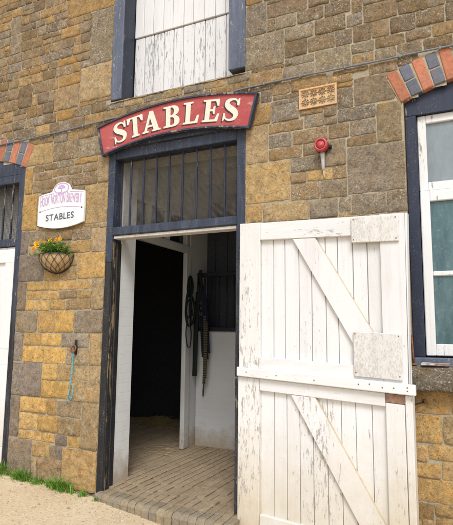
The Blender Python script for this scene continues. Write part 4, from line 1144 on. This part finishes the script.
for dz in (-.185, -.26, -.365): tw.lathe([(.002, -.009), (.008, -.005), (.008, .005), (.002, .009)], (x_-.006-(.008 if dz < -.2 else 0)-(.016 if dz < -.3 else 0), -.033, zt_+dz), 'z', 8)
solo('twine_loop', tw, mat_plain('bright_blue_twine', (.10, .36, .46), .8, .3, nscale=120), 'bright blue knotted twine hanging from the iron tie ring', 'twine', (rp.x, -.03, zt_-.43))

# ---- hanging wall basket
bx, bz = -3.452, .692; BRX, BRY, BRZ = .186, .150, .168
hb_ = thing('wall_basket', 'half-round wire wall basket lined with brown coir hanging under the plaque', 'basket', (bx, 0, bz-BRZ))
def bowl(th, ph, k=1.0): return (bx-BRX*k*math.cos(th)*math.cos(ph), -.012-BRY*k*math.sin(th)*math.cos(ph), bz-BRZ*k*math.sin(ph))
vs = []; fs = []; NA, NB = 28, 12
for j in range(NB+1):
    for i in range(NA+1):
        th = PI*i/NA; ph = (PI/2)*.98*j/NB; p = bowl(th, ph, .955+nz(i*.7, j*.7, 2)*.05); vs.append(p)
for j in range(NB):
    for i in range(NA): fs.append([j*(NA+1)+i, j*(NA+1)+i+1, (j+1)*(NA+1)+i+1, (j+1)*(NA+1)+i])
mb = MB(); mb.add(vs, fs, 0, smooth=True)
mb.add([(bx-BRX*.95, -.012, bz-.02), (bx+BRX*.95, -.012, bz-.02)]+[bowl(PI*i/12, .12, .95) for i in range(13)], [[0]+[2+i for i in range(13)]+[1]], 1)
mb.add([bowl(0, ph*PI/2/10, .96) for ph in range(11)]+[bowl(PI, ph*PI/2/10, .96) for ph in range(9, -1, -1)], [list(range(21))], 0)
m = M('coir_liner'); n1 = m.noise(60, 6, .8, m.mp(1, 1, .5), 1.2)
COIR = m.out(m.mix(m.ramp(n1, .3, .7), (.34, .22, .11), (.60, .42, .24)), .95, n1, .7, .006, .1)
build('liner', mb, [COIR, mat_plain('potting_soil', (.03, .022, .015), .95)], hb_)
mb = MB()
mb.tube([bowl(PI*i/24, 0, 1.01) for i in range(25)], .0045, 6); mb.tube([(bx-BRX*1.01, -.012, bz), (bx+BRX*1.01, -.012, bz)], .0045, 6)
mb.tube([bowl(0, PI/2*i/12, 1.0) for i in range(13)]+[bowl(PI, PI/2*i/12, 1.0) for i in range(11, -1, -1)], .004, 6)
NL = 7
for s_ in (1, -1):
    for k in range(-3, NL+3):
        pts = []
        for q in range(17):
            v = q/16; th = PI*(k/NL)+s_*v*1.0; ph = (PI/2)*.95*v
            if 0 <= th <= PI: pts.append(bowl(th, ph, 1.0))
        if len(pts) > 2: mb.tube(pts, .0024, 5)
build('wire_frame', mb, mat_plain('green_black_wire', (.025, .04, .032), .5, .3), hb_)
m = M('marigold_leaf'); a = m.attr(); LEAF = m.out(a.outputs['Color'], .6, spec=.25); m.b.inputs['Subsurface Weight'].default_value = 0
m = M('marigold_petal'); a = m.attr(); PETAL = m.out(a.outputs['Color'], .6)
def leafblade(mb, p, d, L_, wd, c):
    d = Vector(d).normalized(); s_ = d.cross(Vector((U(-.5, .5), U(-.5, .5), 1))).normalized(); n_ = s_.cross(d)
    p = Vector(p); a = p+d*L_*.5+n_*L_*.10
    mb.add([p, a-s_*wd/2, p+d*L_-n_*L_*.1, a+s_*wd/2, p+d*L_*.55], [[0, 1, 4], [1, 2, 4], [2, 3, 4], [3, 0, 4]], 0, c)
def marigold(cx_, cy_, label, flowers, spread, nst):
    t = thing('marigold_plant', label, 'plant', (cx_, cy_, bz-.01), 'marigolds in the wall basket')
    fo = MB()
    for k in range(nst):
        a = U(0, 2*PI); rr = spread*math.sqrt(R()); x = cx_+math.cos(a)*rr; y = cy_+math.sin(a)*rr*.7; h = U(.04, .13) if R() < .8 else U(.0, .03)
        sp_ = .025 if h > .035 else .06
        top_ = Vector((x+math.cos(a)*sp_, min(-.02, y+math.sin(a)*sp_), bz+h-(.03 if h < .035 else 0)))
        fo.tube([(cx_+math.cos(a)*rr*.4, min(-.02, cy_+math.sin(a)*rr*.3), bz-.015), tuple(top_)], .0016, 4, 0, (.10, .16, .04, 1))
        for q in range(9):
            an = U(0, 2*PI); b_ = Vector((x, y, bz)).lerp(top_, U(.25, 1)); b_.y = min(b_.y, -.018)
            k_ = U(.7, 1.35); leafblade(fo, b_, (math.cos(an), math.sin(an)-.25, U(-.3, .8)), U(.028, .055), U(.010, .020), (.15*k_, .30*k_, .050*k_, 1))
    build('foliage', fo, LEAF, t)
    for (px, py, r_, cc) in flowers:
        p = hitY(px, py, cy_-.02); f = MB()
        f.tube([(p.x, p.y+.004, p.z-.008), (p.x*.6+cx_*.4, cy_, bz-.01)], .0017, 4, 1, (.10, .17, .04, 1))
        for ring in range(4):
            nr = (1-ring*.24)*r_; npet = 13-2*ring
            for q in range(npet):
                an = 2*PI*q/npet+ring*.3+U(-.2, .2); nr = (1-ring*.24)*r_*U(.75, 1.12); d = Vector((math.cos(an), -.25-.3*ring, math.sin(an)*.95)).normalized()
                s_ = Vector((-math.sin(an), 0, math.cos(an))); c0 = p+Vector((0, -.002*ring, 0)); wd = nr*.42; k_ = U(.85, 1.15)
                cq = (cc[0]*k_, cc[1]*k_*(1-.06*ring), cc[2]*k_, 1)
                f.add([c0, c0+d*nr*.7-s_*wd/2, c0+d*nr+Vector((0, .002, 0)), c0+d*nr*.7+s_*wd/2], [[0, 1, 2, 3]], 0, cq)
        build('flower', f, [PETAL, LEAF], t)
GO, OR, RO = (.80, .46, .015), (.76, .30, .012), (.62, .13, .012)
marigold(bx-.095, -.085, 'leftmost marigold in the basket with one large golden flower', [(37, 244.6, .042, GO), (41, 240.8, .022, OR), (33, 249, .020, OR)], .075, 24)
marigold(bx-.005, -.09, 'middle marigold in the basket with small red-orange flowers', [(48.3, 244, .018, RO), (48.5, 248.2, .019, RO), (50.5, 240.6, .028, GO), (53.5, 246.5, .017, RO), (45, 242.5, .018, OR)], .08, 26)
marigold(bx+.085, -.085, 'rightmost marigold in the basket with flat orange-yellow flowers on top', [(56.3, 240.2, .024, OR), (60.3, 238.8, .025, GO), (64, 246, .015, OR)], .075, 24)

# ---- iron door hook on the right-hand wall
hp = hitY(424.5, 401.5, -.02)
hk = thing('door_hook', 'small rusty iron cabin hook on the stone below the window sill', 'hook', (hp.x, 0, hp.z))
b = MB(); b.lathe([(.013, 0), (.013, .018), (.008, .024)], (hp.x, 0, hp.z), 'y', 10); build('eye', b, RUST, hk)
b = MB(); b.tube([(hp.x, -.026, hp.z), (hp.x-.03, -.035, hp.z-.012), (hp.x-.075, -.045, hp.z-.025), (hp.x-.088, -.05, hp.z-.018)], .0045, 6); build('hook_arm', b, IRON, hk)

# ---- odds and ends on the window sill
p0 = hitY(414, 363, -.03)
b = MB(); b.tube([(p0.x, -.035, -.186), (p0.x-.004, -.03, -.10), (p0.x-.010, -.016, .0)], .007, 6); b.box(p0.x-.012, p0.x+.018, -.05, -.02, -.190, -.176, .003)
solo('iron_stay', b, RUST, 'thin rusty iron rod standing at the left end of the window sill', 'rod', (p0.x, -.035, -.188))
pa = hitY(421.5, 362, -.06); pb_ = hitY(450, 362.5, -.06)
b = MB(); n = 16; v2 = []; f2 = []
for i in range(n+1):
    t = i/n; x = pa.x+(pb_.x-pa.x)*t
    for j, (y, z) in enumerate(((-.085, -.174), (-.088, -.182), (-.03, -.180), (-.03, -.170))): v2.append((x, y+nz(x, j, 0, 20)*.003, z+nz(x, j, 3, 14)*.004))
for i in range(n):
    for j in range(4): f2.append([i*4+j, i*4+(j+1) % 4, (i+1)*4+(j+1) % 4, (i+1)*4+j])
f2 += [[0, 1, 2, 3], [n*4+3, n*4+2, n*4+1, n*4]]
b.add(v2, f2)
m = M('flaking_rusty_plate'); n1 = m.noise(30, 6, .75, m.mp(.5, 1, 1))
solo('metal_strip', b, m.out(m.mix(m.ramp(n1, .45, .55), (.42, .42, .42), (.22, .11, .06)), .7, n1, .5, .004), 'flat flaking metal strip with rusty ends lying on the window sill', 'metal strip', ((pa.x+pb_.x)/2, -.06, -.185))

# ---- tack hanging inside
def wallpt(px, py, off=.03): p = hitX(px, py, XW+off); return p if p.y < YB-.02 else hitY(px, py, YB-off)
def strap(mb, pxs, r, off=.03, c=(1, 1, 1, 1), closed=False, flat=.4, n=4, seg=5):
    P_ = [Vector(wallpt(x, y, off+o)) for (x, y, o) in [(q+(0,))[:3] if len(q) == 2 else q for q in pxs]]
    f = []; m_ = len(P_)
    for i in range(m_ if closed else m_-1):
        p0 = P_[(i-1) % m_] if closed or i > 0 else P_[i]; p1 = P_[i]; p2 = P_[(i+1) % m_]; p3 = P_[(i+2) % m_] if closed or i+2 < m_ else P_[(i+1) % m_]
        for k in range(seg):
            t = k/seg; f.append(.5*((2*p1)+(p2-p0)*t+(2*p0-5*p1+4*p2-p3)*t*t+(3*p1-p0-3*p2+p3)*t**3))
    if not closed: f.append(P_[-1])
    mb.tube(f, r, 6, 0, c, closed, flat)
GREEN = mat_plain('dark_green_webbing', (.009, .016, .013), .8, .4); BLACKW = mat_plain('black_webbing', (.012, .012, .014), .7, .4); NAVW = mat_plain('navy_rope', (.010, .014, .034), .85, .4, nscale=150)
hp_ = wallpt(190, 277, 0)
hc = thing('headcollar', 'dark green headcollar looped on a hook inside beside the inner doorway', 'headcollar', tuple(wallpt(190, 340, .03)))
b = MB(); strap(b, [(190, 276), (192.5, 283), (192, 292), (189.5, 297), (188, 288)], .016, .035, closed=True); strap(b, [(190, 279), (190.6, 294), (190.2, 308), (190.8, 324)], .015, .045); strap(b, [(192.3, 284), (191.2, 300), (192.2, 316)], .012, .055); build('crown_strap', b, GREEN, hc)
b = MB(); strap(b, [(188.5, 292), (192.5, 298), (195, 310), (193, 322), (188.5, 326), (186, 316), (186.5, 302)], .015, .05, closed=True); build('noseband', b, GREEN, hc)
b = MB(); strap(b, [(189, 300), (191.5, 309), (188, 318), (186.5, 309)], .010, .06, closed=True); strap(b, [(187, 322), (185.8, 334), (187.5, 346), (190, 346.5), (191.2, 335), (190.3, 324)], .007, .05); build('throat_strap', b, BLACKW, hc)
b = MB(); strap(b, [(190, 274, -.03), (190, 276, .0), (190.2, 277, .06)], .007, 0.0, flat=1); build('hook', b, IRON, hc)
l1 = thing('lead_strap', 'dark green flat lead strap hanging left of the braided rope inside', 'lead strap', tuple(wallpt(194.8, 376, .03)))
b = MB(); strap(b, [(198.5, 292), (197, 310), (195.8, 335), (195, 360), (194.4, 376)], .030, .06, flat=.25); build('webbing', b, GREEN, l1)
b = MB(); strap(b, [(198.5, 287), (198.6, 292)], .016, .06, flat=1); build('snap', b, IRON, l1)
l2 = thing('lead_rope', 'yellow and black braided rope hanging lowest of the tack inside', 'rope', tuple(wallpt(203.2, 396, .03)))
m = M('yellow_black_braid'); wv = m.n('ShaderNodeTexWave'); wv.inputs['Scale'].default_value = 16; wv.inputs['Distortion'].default_value = 3; wv.bands_direction = 'Z'; m.l(m.tc.outputs['Object'], wv.inputs[0])
BRAID = m.out(m.mix(m.ramp(wv.outputs['Fac'], .4, .6), (.012, .013, .013), (.13, .11, .055)), .9)
b = MB()
strap(b, [(204.8, 316), (204.8, 335), (204.6, 355), (204.2, 372), (203.8, 384)], .018, .12, flat=1); strap(b, [(206.5, 322), (206.2, 345), (205.6, 366), (205, 378)], .016, .12, flat=1); build('braid', b, BRAID, l2)
b = MB(); strap(b, [(203.8, 384), (203.2, 390), (203, 396)], .009, .12, flat=1); build('clip', b, mat_plain('dark_clip', (.08, .07, .05), .4, .3, .7), l2)
l3 = thing('lead_rope', 'navy rope bundle hanging in loops from the grille post inside', 'rope', tuple(wallpt(204, 360, .03)))
b = MB()
for (dx, k) in ((0, 0), (2.2, 4), (4.6, 2), (6.2, -4)):
    strap(b, [(201.5+dx*.4, 286), (201.0+dx*.8, 305), (201.3+dx, 325), (202+dx, 345+k), (203+dx, 357+k)], .014, .085, flat=1)
build('rope_loops', b, NAVW, l3)
b = MB(); strap(b, [(201, 270), (200, 276), (201.5, 284), (203, 290), (202, 300)], .020, .05, flat=.7); strap(b, [(199.5, 285), (201, 296), (200, 310)], .016, .07, flat=.7); build('halter_knot', b, BLACKW, l3)
for (x, y) in ((200.8, 303), (201.4, 308), (200.9, 314)):
    b = MB(); p = wallpt(x, y, .1); b.tube([(p.x+.014*math.cos(2*PI*k/10), p.y, p.z+.014*math.sin(2*PI*k/10)) for k in range(10)], .004, 5, closed=True)
    build('buckle', b, mat_plain('dull_brass', (.30, .22, .10), .4, .3, .7), l3)

# ================================================================== GROUND
def gz(x, y):
    xx = max(-9, min(3, x)); b_ = -1.25-.077*(xx+3.95)
    n_ = nz(x, y, 0, 1.3)*.018+nz(x, y, 3, 5)*.006
    near = max(0, 1-abs(y+1)/14)
    return b_*near + (-1.5)*(1-near) + n_*(1 if abs(x) < 12 and y > -12 else 0)
gm = MB(); vs = []; fs = []
gx = [-400, -150, -60, -25, -14, -9]+[-8+.12*i for i in range(93)]+[4, 6, 10, 20, 60, 150, 400]
gy = [-400, -150, -60, -25, -14, -9, -6.5, -5]+[-4+.08*i for i in range(52)]
for y in gy:
    for x in gx: vs.append((x, y, gz(x, y)-(.25 if y > .12 else 0)))
W_ = len(gx)
for j in range(len(gy)-1):
    for i in range(W_-1): fs.append([j*W_+i, j*W_+i+1, (j+1)*W_+i+1, (j+1)*W_+i])
gm.add(vs, fs, 0, smooth=True)
g = build('yard_ground', gm, GROUND); g['kind'] = 'structure'; g['label'] = 'pale sandy gravel yard'
# loose stones lying on it
pb2 = MB()
for k in range(2200):
    x = U(-5.2, .6); y = -abs(random.gauss(0, 1.0))-.03
    if y > nose_y(x)-.02 and -2.9 < x < -1.5: y = nose_y(x)-.04-R()*.2
    r_ = U(.003, .009)*(1.9 if R() < .08 else 1); z = gz(x, y)
    c = random.choice([(.45, .35, .22), (.36, .27, .16), (.58, .50, .38), (.30, .24, .17), (.50, .36, .19)]); vs = []
    for (a, b_) in ((0, 0), (0, 1), (1, 1), (2, 1), (3, 1), (4, 1), (0, 2)):
        if b_ == 1: an = 2*PI*a/5+k; vs.append((x+r_*math.cos(an)*U(.7, 1.2), y+r_*math.sin(an)*U(.7, 1.2), z+r_*.15))
        else: vs.append((x, y, z+(r_*.7 if b_ == 2 else -r_*.5)))
    fs = []
    for a in range(5): fs += [[1+a, 1+(a+1) % 5, 6], [1+(a+1) % 5, 1+a, 0]]
    pb2.add(vs, fs, 0, c)
o = build('loose_gravel', pb2, mat_tint('pebble', .9, 60)); tag(o, 'loose small stones scattered over the sandy yard', 'gravel', kind='stuff')

# grass tufts along the foot of the wall
m = M('grass_blade'); a = m.attr(); GRASS = m.out(a.outputs['Color'], .55, spec=.3)
def tuft(px, py, wx_, n, h, label):
    p = hitY(px, py, -.06); z0 = gz(p.x, -.06); g = MB()
    for k in range(n):
        x = p.x+random.gauss(0, wx_*.45); y = -.035-abs(random.gauss(0, .035)); z = gz(x, y)-.005
        L_ = h*U(.45, 1.15)*(1-.4*min(1, abs(x-p.x)/wx_)); an = U(-PI, 0) if R() < .75 else U(0, PI); ln = U(.35, 1.1); wd = U(.003, .0055)
        d = Vector((math.cos(an), math.sin(an)*.8, 0)); s_ = Vector((-d.y, d.x, 0)); k_ = U(.65, 1.35)
        c = (.14*k_, .31*k_, .035*k_, 1) if R() < .9 else (.36, .32, .12, 1)
        pts = []
        for q in range(4):
            t = q/3; c0 = Vector((x, y, z))+d*(L_*ln*t*t)+Vector((0, 0, L_*(t-.35*ln*t*t))); w_ = wd*(1-t*.85); c0.y = min(c0.y, -.018)
            pts += [c0-s_*w_, c0+s_*w_]
        g.add(pts, [[0, 1, 3, 2], [2, 3, 5, 4], [4, 5, 7, 6]], 0, c, True)
    solo('grass_tuft', g, GRASS, label, 'grass', (p.x, -.06, z0), 'grass tufts at the foot of the wall')
tuft(3, 477, .07, 130, .15, 'bright green grass tuft at the foot of the white side door jamb')
tuft(21, 485, .15, 300, .13, 'wide grass tuft under the large grey corner stone of the pier')
tuft(37, 489, .045, 70, .09, 'small low grass tuft between the two biggest tufts of the pier')
tuft(60, 495, .18, 360, .14, 'biggest grass tuft spreading onto the sand in the middle of the pier')
tuft(83, 500, .03, 60, .07, 'short sparse grass tuft just left of the black door jamb')
tuft(98, 502.5, .035, 70, .06, 'tiny grass tuft against the left corner of the brick doorstep')
